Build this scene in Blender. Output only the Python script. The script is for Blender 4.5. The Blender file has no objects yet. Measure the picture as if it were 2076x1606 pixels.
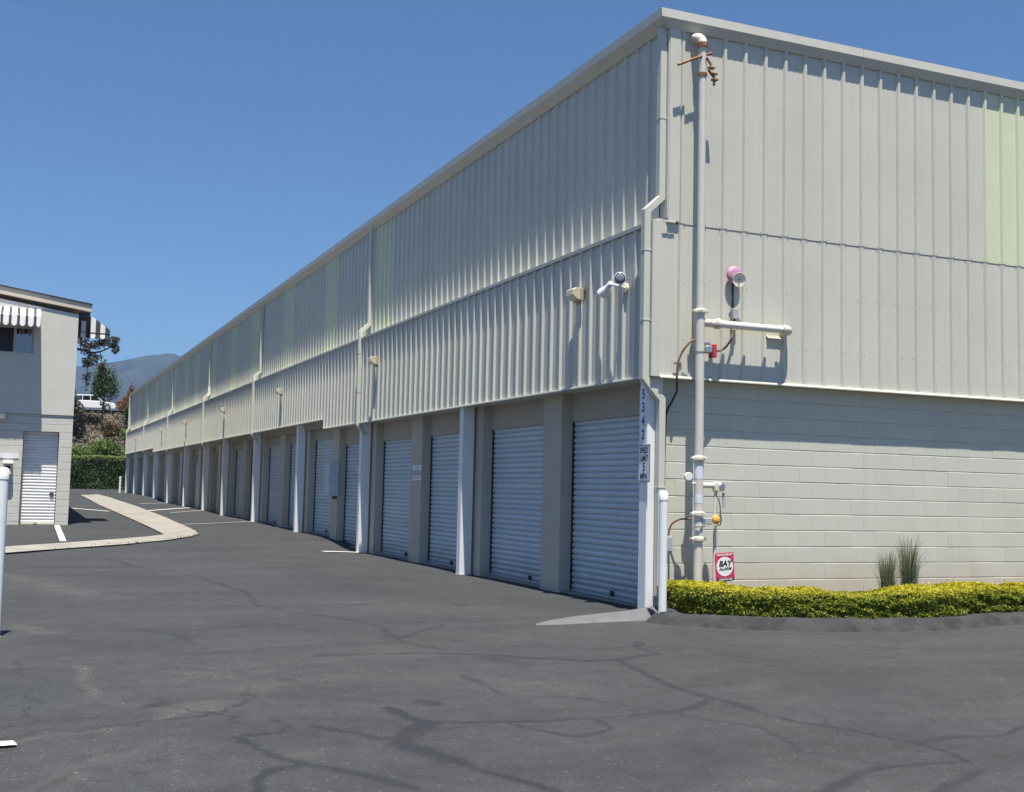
import bpy, bmesh, math, random
import numpy as np
from mathutils import Vector, Matrix

S = bpy.context.scene
COL = S.collection
R = math.radians
random.seed(7)
RNG = np.random.default_rng(11)

# ------------------------------------------------------------------ camera
cam_d = bpy.data.cameras.new("camera")
cam = bpy.data.objects.new("camera", cam_d)
COL.objects.link(cam)
CAM = Vector((-6.9375, -12.168, 1.4346))
yaw, pitch, roll = R(22.9623), R(4.6009), R(1.3007)
fw = Vector((math.sin(yaw) * math.cos(pitch), math.cos(yaw) * math.cos(pitch), math.sin(pitch)))
rt0 = Vector((math.cos(yaw), -math.sin(yaw), 0))
up0 = rt0.cross(fw)
rt = rt0 * math.cos(roll) + up0 * math.sin(roll)
up = up0 * math.cos(roll) - rt0 * math.sin(roll)
M = Matrix((rt, up, -fw)).transposed().to_4x4()
M.translation = CAM
cam.matrix_world = M
cam_d.sensor_width = 36
cam_d.lens = 2372.457 / 2076 * 36
cam_d.clip_start = 0.1
cam_d.clip_end = 20000
S.camera = cam

# ------------------------------------------------------------------ light
LDIR = Vector((.217, 1.0, -3.45)).normalized()
SUN_EL = math.asin(-LDIR.z)
world = bpy.data.worlds.new("World")
S.world = world
world.use_nodes = True
wn = world.node_tree
wn.nodes.clear()
sky = wn.nodes.new("ShaderNodeTexSky")
sky.sky_type = 'NISHITA'
sky.sun_disc = False
sky.sun_elevation = SUN_EL
sky.sun_rotation = math.atan2(-LDIR.x, -LDIR.y)
sky.altitude = 50
sky.air_density = 1.0
sky.dust_density = 0.3
sky.ozone_density = 10.0
bg = wn.nodes.new("ShaderNodeBackground")
bg.inputs['Strength'].default_value = 0.064
wo = wn.nodes.new("ShaderNodeOutputWorld")
wn.links.new(sky.outputs[0], bg.inputs[0])
wn.links.new(bg.outputs[0], wo.inputs[0])

sun_d = bpy.data.lights.new("sun", 'SUN')
sun_d.energy = 5.0
sun_d.angle = R(0.53)
sun_d.color = (1.0, 0.94, 0.84)
sun = bpy.data.objects.new("sun", sun_d)
COL.objects.link(sun)
sun.rotation_mode = 'QUATERNION'
sun.rotation_quaternion = LDIR.to_track_quat('-Z', 'Y')
sun.location = (-3, -10, 40)

S.view_settings.view_transform = 'Standard'
S.view_settings.look = 'None'
S.view_settings.exposure = 0.83
S.view_settings.gamma = 1.0
S.view_settings.use_curve_mapping = False


# ------------------------------------------------------------------ materials
def nodes_of(m):
    m.use_nodes = True
    nt = m.node_tree
    b = nt.nodes.get("Principled BSDF")
    return nt, b


def N(nt, kind, **kw):
    n = nt.nodes.new(kind)
    for k, v in kw.items():
        if k in n.inputs:
            n.inputs[k].default_value = v
        else:
            setattr(n, k, v)
    return n


def ramp(nt, fac, stops):
    r = nt.nodes.new("ShaderNodeValToRGB")
    el = r.color_ramp.elements
    while len(el) < len(stops):
        el.new(.5)
    for e, (p, c) in zip(el, stops):
        e.position = p
        e.color = (c[0], c[1], c[2], 1) if not isinstance(c, (int, float)) else (c, c, c, 1)
    nt.links.new(fac, r.inputs[0])
    return r.outputs[0]


def mixc(nt, fac, a, b, mode='MIX'):
    m = nt.nodes.new("ShaderNodeMix")
    m.data_type = 'RGBA'
    m.blend_type = mode
    for s, v in ((m.inputs[0], fac), (m.inputs[6], a), (m.inputs[7], b)):
        if isinstance(v, (int, float)):
            s.default_value = v
        elif isinstance(v, tuple):
            s.default_value = (v[0], v[1], v[2], 1)
        else:
            nt.links.new(v, s)
    return m.outputs[2]


def paint(name, col, rough=.5, var=.07, scale=3.0, bump=0.0, bscale=60, metallic=0.0, streak=None, spec=.5, dirt=None):
    """painted surface: base colour with soft mottling, optional vertical weather streaks, fine relief"""
    m = bpy.data.materials.new(name)
    nt, b = nodes_of(m)
    geo = N(nt, "ShaderNodeNewGeometry")
    n1 = N(nt, "ShaderNodeTexNoise", Scale=scale, Detail=6.0, Roughness=.6)
    nt.links.new(geo.outputs['Position'], n1.inputs['Vector'])
    lo = tuple(c * (1 - var) for c in col)
    hi = tuple(min(1, c * (1 + var)) for c in col)
    c = ramp(nt, n1.outputs['Fac'], [(.3, lo), (.7, hi)])
    if streak:
        mp = N(nt, "ShaderNodeMapping")
        mp.inputs['Scale'].default_value = (9, 9, .35)
        nt.links.new(geo.outputs['Position'], mp.inputs[0])
        n2 = N(nt, "ShaderNodeTexNoise", Scale=1.0, Detail=5.0, Roughness=.65)
        nt.links.new(mp.outputs[0], n2.inputs['Vector'])
        f = ramp(nt, n2.outputs['Fac'], [(.48, 0.0), (.8, streak[1])])
        c = mixc(nt, f, c, streak[0])
    if dirt:   # tan soil splash close to the ground: (colour, z full, z none)
        sp = N(nt, "ShaderNodeSeparateXYZ")
        nt.links.new(geo.outputs['Position'], sp.inputs[0])
        n3 = N(nt, "ShaderNodeTexNoise", Scale=2.2, Detail=5.0)
        nt.links.new(geo.outputs['Position'], n3.inputs['Vector'])
        ad = N(nt, "ShaderNodeMath", operation='MULTIPLY_ADD')
        nt.links.new(n3.outputs['Fac'], ad.inputs[0])
        ad.inputs[1].default_value = -.6
        nt.links.new(sp.outputs['Z'], ad.inputs[2])
        mr = N(nt, "ShaderNodeMapRange")
        mr.inputs[1].default_value = dirt[1] - .3
        mr.inputs[2].default_value = dirt[2] - .3
        mr.inputs[3].default_value = dirt[3]
        mr.inputs[4].default_value = 0.0
        nt.links.new(ad.outputs[0], mr.inputs[0])
        c = mixc(nt, mr.outputs[0], c, dirt[0])
    nt.links.new(c, b.inputs['Base Color'])
    b.inputs['Roughness'].default_value = rough
    b.inputs['Metallic'].default_value = metallic
    b.inputs['Specular IOR Level'].default_value = spec
    if bump:
        nb = N(nt, "ShaderNodeTexNoise", Scale=bscale, Detail=4.0)
        nt.links.new(geo.outputs['Position'], nb.inputs['Vector'])
        bp = N(nt, "ShaderNodeBump", Strength=bump, Distance=.01)
        nt.links.new(nb.outputs['Fac'], bp.inputs['Height'])
        nt.links.new(bp.outputs[0], b.inputs['Normal'])
    return m


def rusty(name, col, amount=.5, rust=(.22, .09, .03), scale=14, rough=.5):
    m = bpy.data.materials.new(name)
    nt, b = nodes_of(m)
    geo = N(nt, "ShaderNodeNewGeometry")
    n1 = N(nt, "ShaderNodeTexNoise", Scale=scale, Detail=7.0, Roughness=.7)
    nt.links.new(geo.outputs['Position'], n1.inputs['Vector'])
    f = ramp(nt, n1.outputs['Fac'], [(1 - amount - .06, 0.0), (1 - amount + .06, 1.0)])
    c = mixc(nt, f, col, rust)
    nt.links.new(c, b.inputs['Base Color'])
    b.inputs['Roughness'].default_value = rough
    return m


def foliage(name, cols, rough=.55, transl=.25, bright=None):
    """leaf colours vary leaf by leaf; part of the light passes through"""
    m = bpy.data.materials.new(name)
    nt, b = nodes_of(m)
    geo = N(nt, "ShaderNodeNewGeometry")
    st = [((i + .5) / len(cols), c) for i, c in enumerate(cols)]
    c = ramp(nt, geo.outputs['Random Per Island'], st)
    if bright:   # young shoots of another colour at the top of the plant
        sp = N(nt, "ShaderNodeSeparateXYZ")
        nt.links.new(geo.outputs['Position'], sp.inputs[0])
        n3 = N(nt, "ShaderNodeTexNoise", Scale=9.0, Detail=3.0)
        nt.links.new(geo.outputs['Position'], n3.inputs['Vector'])
        ad = N(nt, "ShaderNodeMath", operation='MULTIPLY_ADD')
        nt.links.new(n3.outputs['Fac'], ad.inputs[0])
        ad.inputs[1].default_value = .3
        nt.links.new(sp.outputs['Z'], ad.inputs[2])
        mr = N(nt, "ShaderNodeMapRange")
        mr.inputs[1].default_value = bright[1]
        mr.inputs[2].default_value = bright[2]
        mr.inputs[3].default_value = 0.0
        mr.inputs[4].default_value = bright[3]
        nt.links.new(ad.outputs[0], mr.inputs[0])
        c = mixc(nt, mr.outputs[0], c, bright[0])
    nt.links.new(c, b.inputs['Base Color'])
    b.inputs['Roughness'].default_value = rough
    b.inputs['Specular IOR Level'].default_value = .3
    tr = N(nt, "ShaderNodeBsdfTranslucent")
    nt.links.new(c, tr.inputs['Color'])
    mx = N(nt, "ShaderNodeMixShader")
    mx.inputs[0].default_value = transl
    out = nt.nodes.get("Material Output")
    nt.links.new(b.outputs[0], mx.inputs[1])
    nt.links.new(tr.outputs[0], mx.inputs[2])
    nt.links.new(mx.outputs[0], out.inputs[0])
    return m


BEIGE = (.55, .545, .468)
MT = {}
MT['metal'] = paint('beige_metal', BEIGE, rough=.42, var=.05, scale=.8, bump=.15, bscale=2.5, streak=((.48, .42, .32), .32))
MT['trim'] = paint('beige_trim', (.55, .55, .47), rough=.42, var=.04, scale=2, streak=((.46, .40, .31), .25))
MT['gutter'] = paint('gutter_paint', (.52, .515, .45), rough=.45, var=.05, scale=1.5, streak=((.42, .36, .28), .3))
MT['block'] = paint('block_paint', (.545, .55, .47), rough=.75, var=.03, scale=1.6, bump=.25, bscale=140,
                    streak=((.62, .61, .55), .35), dirt=((.47, .37, .25), .1, .75, .6))
MT['mortar'] = paint('mortar_paint', (.50, .50, .43), rough=.85, var=.05, scale=5, bump=.3, bscale=200)
MT['stucco_pillar'] = paint('pillar_paint', (.47, .43, .35), rough=.8, var=.05, scale=2, bump=.25, bscale=120)
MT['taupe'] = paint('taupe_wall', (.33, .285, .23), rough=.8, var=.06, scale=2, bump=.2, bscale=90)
MT['lintel'] = paint('lintel_paint', (.40, .36, .30), rough=.8, var=.05, scale=2, bump=.2, bscale=110)
MT['taupe_door'] = paint('taupe_door', (.30, .265, .22), rough=.7, var=.05, scale=2)
MT['white_post'] = paint('white_post_paint', (.78, .79, .78), rough=.45, var=.04, scale=3, streak=((.6, .58, .52), .2))
MT['door'] = paint('white_door_paint', (.52, .60, .645), rough=.4, var=.05, scale=2, streak=((.42, .42, .40), .25), dirt=((.30, .28, .25), .0, .45, .55))
MT['dark'] = paint('dark_rubber', (.03, .03, .03), rough=.7, var=.2, scale=8)
MT['steel'] = paint('galvanised_steel', (.5, .5, .5), rough=.4, var=.1, scale=20, metallic=.8)
MT['greybox'] = paint('grey_enamel', (.36, .38, .40), rough=.45, var=.06, scale=8)
MT['skylight'] = paint('yellowed_fibreglass', (.605, .635, .445), rough=.4, var=.04, scale=2.5, streak=((.56, .55, .40), .25))
MT['pipe'] = paint('pipe_paint', (.60, .585, .52), rough=.45, var=.05, scale=6, streak=((.45, .36, .26), .25))
MT['pipe_white'] = paint('pipe_white_paint', (.72, .70, .62), rough=.4, var=.05, scale=6)
MT['rustjoint'] = rusty('rust_flecked_joint', (.68, .64, .54), .42, rust=(.34, .19, .08), scale=22)
MT['rust'] = rusty('rusty_steel', (.45, .36, .26), .62, scale=18)
MT['conduit'] = rusty('brown_conduit', (.20, .10, .06), .45, rust=(.09, .035, .02), scale=10)
MT['conduit_dark'] = paint('dark_conduit', (.05, .035, .03), rough=.5, var=.2, scale=10)
MT['red'] = paint('red_enamel', (.50, .05, .06), rough=.4, var=.12, scale=12)
MT['magenta'] = paint('faded_red_bell', (.46, .23, .34), rough=.5, var=.12, scale=14)
MT['cream'] = paint('cream_enamel', (.78, .74, .60), rough=.45, var=.06, scale=12)
MT['lens'] = paint('yellowed_lens', (.56, .53, .36), rough=.3, var=.12, scale=20)
MT['lampback'] = paint('tan_lamp_housing', (.42, .31, .25), rough=.5, var=.08, scale=15)
MT['white'] = paint('white_enamel', (.80, .80, .80), rough=.35, var=.03, scale=6)
MT['signwhite'] = paint('sign_white', (.72, .74, .75), rough=.4, var=.03, scale=6)
MT['black'] = paint('black_print', (.02, .02, .025), rough=.5, var=.1, scale=10)
MT['blue'] = paint('blue_print', (.02, .07, .30), rough=.5, var=.1, scale=10)
MT['signred'] = paint('crimson_print', (.62, .03, .11), rough=.45, var=.06, scale=10)
MT['tape'] = paint('pale_tape', (.66, .69, .74), rough=.5, var=.05, scale=14)
MT['amber'] = rusty('amber_enamel', (.75, .38, .05), .4, rust=(.35, .13, .03), scale=20)
MT['concrete'] = paint('concrete_gutter', (.265, .25, .22), rough=.85, var=.22, scale=1.6, bump=.35, bscale=50)
MT['apron'] = paint('grey_berm_paint', (.125, .127, .133), rough=.85, var=.14, scale=5, bump=.4, bscale=70)
MT['berm'] = paint('asphalt_berm', (.034, .035, .037), rough=.95, var=.45, scale=5, bump=1.0, bscale=45)
MT['line'] = paint('white_road_paint', (.72, .71, .68), rough=.7, var=.12, scale=9, bump=.3, bscale=60)
MT['soil'] = paint('planter_soil', (.11, .075, .045), rough=.95, var=.3, scale=12, bump=.8, bscale=60)
MT['roof'] = paint('roof_sheet', (.40, .40, .38), rough=.5, var=.06, scale=1)
MT['stucco'] = paint('grey_stucco', (.56, .555, .50), rough=.9, var=.04, scale=2, bump=.5, bscale=30)
MT['lbblock'] = paint('grey_block_paint', (.55, .545, .49), rough=.85, var=.035, scale=2, bump=.3, bscale=90)
MT['fascia'] = paint('tan_fascia', (.58, .50, .40), rough=.6, var=.05, scale=3)
MT['shingle'] = paint('dark_roofing', (.05, .05, .055), rough=.9, var=.2, scale=8)
MT['awn_white'] = paint('awning_white', (.80, .80, .78), rough=.7, var=.03, scale=5)
MT['awn_dark'] = paint('awning_charcoal', (.05, .055, .06), rough=.7, var=.1, scale=5)
MT['frame'] = paint('aluminium_frame', (.50, .47, .42), rough=.4, var=.06, scale=8)
MT['brush'] = paint('dry_brush_slope', (.13, .105, .08), rough=.95, var=.35, scale=.7, bump=1.0, bscale=4)
MT['bark'] = paint('grey_bark', (.13, .10, .075), rough=.95, var=.3, scale=6, bump=.8, bscale=20)
MT['bark_dark'] = paint('dark_bark', (.06, .045, .035), rough=.95, var=.3, scale=6, bump=.8, bscale=20)
MT['tyre'] = paint('tyre_rubber', (.02, .02, .02), rough=.8, var=.2, scale=10)
MT['carpaint'] = paint('silver_white_car_paint', (.62, .64, .66), rough=.25, var=.02, scale=2)

# each painted block a touch lighter or darker than its neighbour
for nm_ in ('block', 'lbblock', 'metal', 'door'):
    nt = MT[nm_].node_tree
    b = nt.nodes['Principled BSDF']
    src = b.inputs['Base Color'].links[0].from_socket
    oi = N(nt, "ShaderNodeObjectInfo")
    k_ = {'block': .04, 'lbblock': .025, 'metal': .035, 'door': .09}[nm_]
    tone = ramp(nt, oi.outputs['Random'], [(0, 1 - k_), (1, 1.0)])
    nt.links.new(mixc(nt, 1.0, src, tone, 'MULTIPLY'), b.inputs['Base Color'])

# window glass: dark, mirror-like
gm = bpy.data.materials.new('window_glass')
nt, b = nodes_of(gm)
gn = N(nt, "ShaderNodeTexNoise", Scale=2.0)
gc = ramp(nt, gn.outputs['Fac'], [(.3, (.012, .014, .018)), (.7, (.02, .022, .026))])
nt.links.new(gc, b.inputs['Base Color'])
b.inputs['Roughness'].default_value = .04
b.inputs['Specular IOR Level'].default_value = 1.0
b.inputs['IOR'].default_value = 1.9
MT['glass'] = gm
MT['flood_lens'] = paint('flood_lens', (.20, .23, .29), rough=.12, var=.15, scale=40, spec=.8)

# asphalt: aggregate speckle, sealant stains and dust held in mesh attributes
am = bpy.data.materials.new('asphalt')
nt, b = nodes_of(am)
geo = N(nt, "ShaderNodeNewGeometry")
big = N(nt, "ShaderNodeTexNoise", Scale=.35, Detail=6.0, Roughness=.6)
nt.links.new(geo.outputs['Position'], big.inputs['Vector'])
mid = N(nt, "ShaderNodeTexNoise", Scale=5.0, Detail=5.0, Roughness=.65)
nt.links.new(geo.outputs['Position'], mid.inputs['Vector'])
fine = N(nt, "ShaderNodeTexNoise", Scale=95.0, Detail=3.0, Roughness=.7)
nt.links.new(geo.outputs['Position'], fine.inputs['Vector'])
vor = N(nt, "ShaderNodeTexVoronoi", Scale=70.0)
nt.links.new(geo.outputs['Position'], vor.inputs['Vector'])
c = ramp(nt, big.outputs['Fac'], [(.3, (.036, .039, .0415)), (.7, (.049, .051, .053))])
c = mixc(nt, .65, c, ramp(nt, mid.outputs['Fac'], [(.3, .72), (.7, 1.22)]), 'MULTIPLY')
pmap = N(nt, "ShaderNodeMapping")
pmap.inputs['Rotation'].default_value = (0, 0, .5)
pmap.inputs['Scale'].default_value = (.55, 1.5, 1)
nt.links.new(geo.outputs['Position'], pmap.inputs[0])
pat = N(nt, "ShaderNodeTexNoise", Scale=.8, Detail=7.0, Roughness=.68, Distortion=.6)
nt.links.new(pmap.outputs[0], pat.inputs['Vector'])
c = mixc(nt, 1.0, c, ramp(nt, pat.outputs['Fac'], [(.32, .80), (.5, .95), (.68, 1.14)]), 'MULTIPLY')
c = mixc(nt, .75, c, ramp(nt, fine.outputs['Fac'], [(.3, .4), (.72, 1.75)]), 'MULTIPLY')
dust = N(nt, "ShaderNodeAttribute", attribute_name='dust')
stain = N(nt, "ShaderNodeAttribute", attribute_name='sealant')
spk = ramp(nt, vor.outputs['Color'], [(.90, 0.0), (.93, 1.0)])
spm = N(nt, "ShaderNodeMath", operation='MULTIPLY')
nt.links.new(spk, spm.inputs[0])
dsum = N(nt, "ShaderNodeMath", operation='MULTIPLY_ADD')
nt.links.new(dust.outputs['Fac'], dsum.inputs[0])
dsum.inputs[1].default_value = .9
dsum.inputs[2].default_value = .3
nt.links.new(dsum.outputs[0], spm.inputs[1])
c = mixc(nt, spm.outputs[0], c, (.21, .195, .165))
dm = N(nt, "ShaderNodeMath", operation='MULTIPLY')
nt.links.new(dust.outputs['Fac'], dm.inputs[0])
dm.inputs[1].default_value = .36
c = mixc(nt, dm.outputs[0], c, (.095, .092, .085))
c = mixc(nt, stain.outputs['Fac'], c, (.019, .020, .024))
# hairline cracks in patches
wob = N(nt, "ShaderNodeTexNoise", Scale=2.2, Detail=5.0)
nt.links.new(geo.outputs['Position'], wob.inputs['Vector'])
wv = N(nt, "ShaderNodeVectorMath", operation='MULTIPLY_ADD')
nt.links.new(wob.outputs['Color'], wv.inputs[0])
wv.inputs[1].default_value = (.55, .55, 0)
nt.links.new(geo.outputs['Position'], wv.inputs[2])
vc = N(nt, "ShaderNodeTexVoronoi", feature='DISTANCE_TO_EDGE', Scale=.62)
nt.links.new(wv.outputs[0], vc.inputs['Vector'])
ck = ramp(nt, vc.outputs['Distance'], [(.0, 1.0), (.0075, 0.0)])
pm = N(nt, "ShaderNodeTexNoise", Scale=.55, Detail=3.0)
nt.links.new(geo.outputs['Position'], pm.inputs['Vector'])
pk = ramp(nt, pm.outputs['Fac'], [(.50, 0.0), (.62, .75)])
ckm = N(nt, "ShaderNodeMath", operation='MULTIPLY')
nt.links.new(ck, ckm.inputs[0])
nt.links.new(pk, ckm.inputs[1])
c = mixc(nt, ckm.outputs[0], c, (.016, .016, .017))
nt.links.new(c, b.inputs['Base Color'])
rr = N(nt, "ShaderNodeMapRange")
rr.inputs[3].default_value = .82
rr.inputs[4].default_value = .6
nt.links.new(stain.outputs['Fac'], rr.inputs[0])
nt.links.new(rr.outputs[0], b.inputs['Roughness'])
b.inputs['Specular IOR Level'].default_value = .35
bp = N(nt, "ShaderNodeBump", Strength=.55, Distance=.006)
nt.links.new(fine.outputs['Fac'], bp.inputs['Height'])
nt.links.new(bp.outputs[0], b.inputs['Normal'])
MT['asphalt'] = am


# ------------------------------------------------------------------ mesh building
class MB:
    def __init__(self):
        self.v, self.f = [], []

    def add(self, vs, fs):
        o = len(self.v)
        self.v += [tuple(p) for p in vs]
        self.f += [tuple(i + o for i in q) for q in fs]
        return self

    def box(self, x0, x1, y0, y1, z0, z1):
        vs = [(x, y, z) for z in (z0, z1) for y in (y0, y1) for x in (x0, x1)]
        return self.add(vs, [(0, 2, 3, 1), (4, 5, 7, 6), (0, 1, 5, 4), (2, 6, 7, 3), (0, 4, 6, 2), (1, 3, 7, 5)])

    def tube(self, pts, r, n=12, caps=True):
        pts = [Vector(p) for p in pts]
        rs = r if isinstance(r, (list, tuple)) else [r] * len(pts)
        vs, fs = [], []
        t0 = (pts[1] - pts[0]).normalized()
        ref = Vector((0, 0, 1)) if abs(t0.z) < .9 else Vector((1, 0, 0))
        u = t0.cross(ref).normalized()
        for i, p in enumerate(pts):
            if i == 0:
                t = t0
            elif i == len(pts) - 1:
                t = (pts[i] - pts[i - 1]).normalized()
            else:
                t = ((pts[i] - pts[i - 1]).normalized() + (pts[i + 1] - pts[i]).normalized()).normalized()
            u = (u - t * u.dot(t)).normalized()
            w = t.cross(u)
            for k in range(n):
                a = 2 * math.pi * k / n
                vs.append(p + (u * math.cos(a) + w * math.sin(a)) * rs[i])
        for i in range(len(pts) - 1):
            for k in range(n):
                a, b_ = i * n + k, i * n + (k + 1) % n
                fs.append((a, b_, b_ + n, a + n))
        if caps:
            fs.append(tuple(range(n - 1, -1, -1)))
            fs.append(tuple(range((len(pts) - 1) * n, len(pts) * n)))
        return self.add(vs, fs)

    def prism(self, poly, d0, d1, axis='y'):
        """poly in the plane across axis: 'y' -> (x,z), 'x' -> (y,z), 'z' -> (x,y)"""
        n = len(poly)
        def P(q, d):
            return {'y': (q[0], d, q[1]), 'x': (d, q[0], q[1]), 'z': (q[0], q[1], d)}[axis]
        vs = [P(q, d0) for q in poly] + [P(q, d1) for q in poly]
        fs = [tuple(range(n)), tuple(range(2 * n - 1, n - 1, -1))]
        fs += [(i, i + n, (i + 1) % n + n, (i + 1) % n) for i in range(n)]
        return self.add(vs, fs)

    def sweep2d(self, path, w, y0, y1):
        """a flat-sided duct of thickness w following path (x,z), spanning y0..y1"""
        P = [Vector((a, b_)) for a, b_ in path]
        L, Rr = [], []
        for i, p in enumerate(P):
            d0 = (P[i] - P[i - 1]).normalized() if i else (P[1] - P[0]).normalized()
            d1 = (P[i + 1] - P[i]).normalized() if i < len(P) - 1 else d0
            n0, n1 = Vector((-d0.y, d0.x)), Vector((-d1.y, d1.x))
            m = (n0 + n1).normalized()
            k = (w / 2) / max(.3, m.dot(n0))
            L.append(p + m * k)
            Rr.append(p - m * k)
        vs, fs = [], []
        for a, b_ in zip(L, Rr):
            vs += [(a.x, y0, a.y), (b_.x, y0, b_.y), (b_.x, y1, b_.y), (a.x, y1, a.y)]
        for i in range(len(P) - 1):
            o = i * 4
            for k in range(4):
                fs.append((o + k, o + (k + 1) % 4, o + 4 + (k + 1) % 4, o + 4 + k))
        fs += [(3, 2, 1, 0), tuple(len(vs) - 4 + k for k in range(4))]
        return self.add(vs, fs)

    def lathe(self, prof, origin, axis, n=20):
        """prof: list of (radius, distance along axis)"""
        o, a = Vector(origin), Vector(axis).normalized()
        ref = Vector((0, 0, 1)) if abs(a.z) < .9 else Vector((1, 0, 0))
        u = a.cross(ref).normalized()
        w = a.cross(u)
        vs, fs = [], []
        for r, d in prof:
            for k in range(n):
                t = 2 * math.pi * k / n
                vs.append(o + a * d + (u * math.cos(t) + w * math.sin(t)) * r)
        for i in range(len(prof) - 1):
            for k in range(n):
                p, q = i * n + k, i * n + (k + 1) % n
                fs.append((p, q, q + n, p + n))
        fs.append(tuple(range(n - 1, -1, -1)))
        fs.append(tuple(range((len(prof) - 1) * n, len(prof) * n)))
        return self.add(vs, fs)

    def mesh(self, name, bevel=0, smooth=False, segs=1):
        me = bpy.data.meshes.new(name)
        me.from_pydata(self.v, [], self.f)
        bm = bmesh.new()
        bm.from_mesh(me)
        bmesh.ops.recalc_face_normals(bm, faces=bm.faces)
        if bevel:
            ed = [e for e in bm.edges if len(e.link_faces) == 2 and e.calc_face_angle(0) > .6]
            bmesh.ops.bevel(bm, geom=ed, offset=bevel, segments=segs, affect='EDGES', clamp_overlap=True)
        bm.to_mesh(me)
        bm.free()
        if smooth:
            for p in me.polygons:
                p.use_smooth = True
            try:
                me.set_sharp_from_angle(angle=R(40))
            except Exception:
                pass
        return me


WLOC = {}


def obj(name, me, mat, parent=None, loc=(0, 0, 0), rz=0.0, world=True, bevel=0, smooth=False):
    """one mesh object; loc is a world position (parents are unrotated) unless world=False"""
    if isinstance(me, MB):
        me = me.mesh(name, bevel, smooth)
    if mat is not None and not me.materials:
        me.materials.append(MT[mat] if isinstance(mat, str) else mat)
    o = bpy.data.objects.new(name, me)
    COL.objects.link(o)
    loc = Vector(loc)
    if parent is not None:
        o.parent = parent
        wl = WLOC[parent]
        if world:
            o.location = loc - wl
        else:
            o.location = loc
            loc = loc + wl
    else:
        o.location = loc
    o.rotation_euler = (0, 0, rz)
    WLOC[o] = loc
    return o


def thing(name, label, cat, loc=(0, 0, 0), group=None):
    o = bpy.data.objects.new(name, None)
    COL.objects.link(o)
    o.location = loc
    o.empty_display_size = .2
    o['label'] = label
    o['category'] = cat
    if group:
        o['group'] = group
    WLOC[o] = Vector(loc)
    return o


def tag(o, label, cat, group=None):
    o['label'] = label
    o['category'] = cat
    if group:
        o['group'] = group
    return o


def struct(o):
    o['kind'] = 'structure'
    return o


def text_mesh(txt, size, bold=0.0, sx=1.0, shear=0.0, depth=.0008):
    """flat lettering in the local x/z plane, facing -y, centred"""
    cu = bpy.data.curves.new('lettering', 'FONT')
    cu.body = txt
    cu.size = size
    cu.align_x = 'CENTER'
    cu.align_y = 'CENTER'
    cu.offset = bold
    cu.shear = shear
    cu.extrude = depth
    cu.resolution_u = 3
    t = bpy.data.objects.new('tmp', cu)
    COL.objects.link(t)
    bpy.context.view_layer.update()
    me = bpy.data.meshes.new_from_object(t)
    bpy.data.objects.remove(t)
    bpy.data.curves.remove(cu)
    me.materials.clear()
    me.transform(Matrix(((sx, 0, 0, 0), (0, 0, -1, 0), (0, 1, 0, 0), (0, 0, 0, 1))))
    return me


# ------------------------------------------------------------------ ground height
NWY, NWZ = zip((-50, 0), (13.2, 0), (14.2, .02), (15.4, .13), (16.4, .18), (19, .19), (25, .255), (31, .285), (35.7, .345),
               (41.5, .385), (47.5, .42), (51.5, .45), (53, .57), (54.5, .61), (59, .64), (70, .68), (95, .72), (200, .72))
LNY, LNZ = zip((-50, 0), (4, 0), (19, .18), (53, .52), (70, .67), (95, .72), (200, .72))


def gz(x, y):
    a = np.interp(y, NWY, NWZ)
    b_ = np.interp(y, LNY, LNZ)
    w = np.exp(-np.maximum(0, -np.asarray(x, float)) / 1.2)
    return b_ + (a - b_) * w


# far ground, reaching the horizon
g = struct(obj('ground', MB().add([(-9000, -9000, -.6), (9000, -9000, -.6), (9000, 9000, -.6), (-9000, 9000, -.6)], [(0, 1, 2, 3)]), 'brush'))

# asphalt lot: one sheet, finely divided close to the camera so that stains can be held in it
xs = np.concatenate([np.arange(-46, -10, 1.5), np.arange(-10, -7.5, .25), np.arange(-7.5, 3.2, .03), np.arange(3.2, 9, .2), np.arange(9, 50, 2.0)])
ys = np.concatenate([np.arange(-50, -14, 2.), np.arange(-14, -8, .3), np.arange(-8, 4, .03), np.arange(4, 14, .07), np.arange(14, 60, .3), np.arange(60, 98.5, .8)])
X, Y = np.meshgrid(xs, ys)
Z = gz(X, Y) + .006 * np.sin(X * 1.7 + .6 * Y) * np.sin(Y * 1.3 - .4 * X)
nx, ny = len(xs), len(ys)
co = np.stack([X, Y, Z], -1).reshape(-1, 3)
ii = (np.arange(ny - 1)[:, None] * nx + np.arange(nx - 1)[None]).reshape(-1)
faces = np.stack([ii, ii + 1, ii + nx + 1, ii + nx], -1)


def np_mesh(name, co, faces, k=4):
    me = bpy.data.meshes.new(name)
    me.vertices.add(len(co))
    me.vertices.foreach_set('co', np.ascontiguousarray(co, dtype=np.float32).ravel())
    me.loops.add(faces.size)
    me.loops.foreach_set('vertex_index', np.ascontiguousarray(faces, dtype=np.int32).ravel())
    me.polygons.add(len(faces))
    me.polygons.foreach_set('loop_start', np.arange(0, faces.size, k, dtype=np.int32))
    me.polygons.foreach_set('loop_total', np.full(len(faces), k, dtype=np.int32))
    me.update(calc_edges=True)
    return me


def vnoise(x, y, s, seed=0):
    """value noise for wobbling stain outlines"""
    r = np.random.default_rng(seed).random((64, 64))
    x, y = np.asarray(x) * s, np.asarray(y) * s
    xi, yi = np.floor(x).astype(int), np.floor(y).astype(int)
    fx, fy = x - xi, y - yi
    fx, fy = fx * fx * (3 - 2 * fx), fy * fy * (3 - 2 * fy)
    a, b_ = r[yi % 64, xi % 64], r[yi % 64, (xi + 1) % 64]
    c_, d = r[(yi + 1) % 64, xi % 64], r[(yi + 1) % 64, (xi + 1) % 64]
    return (a * (1 - fx) + b_ * fx) * (1 - fy) + (c_ * (1 - fx) + d * fx) * fy - .5


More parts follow.
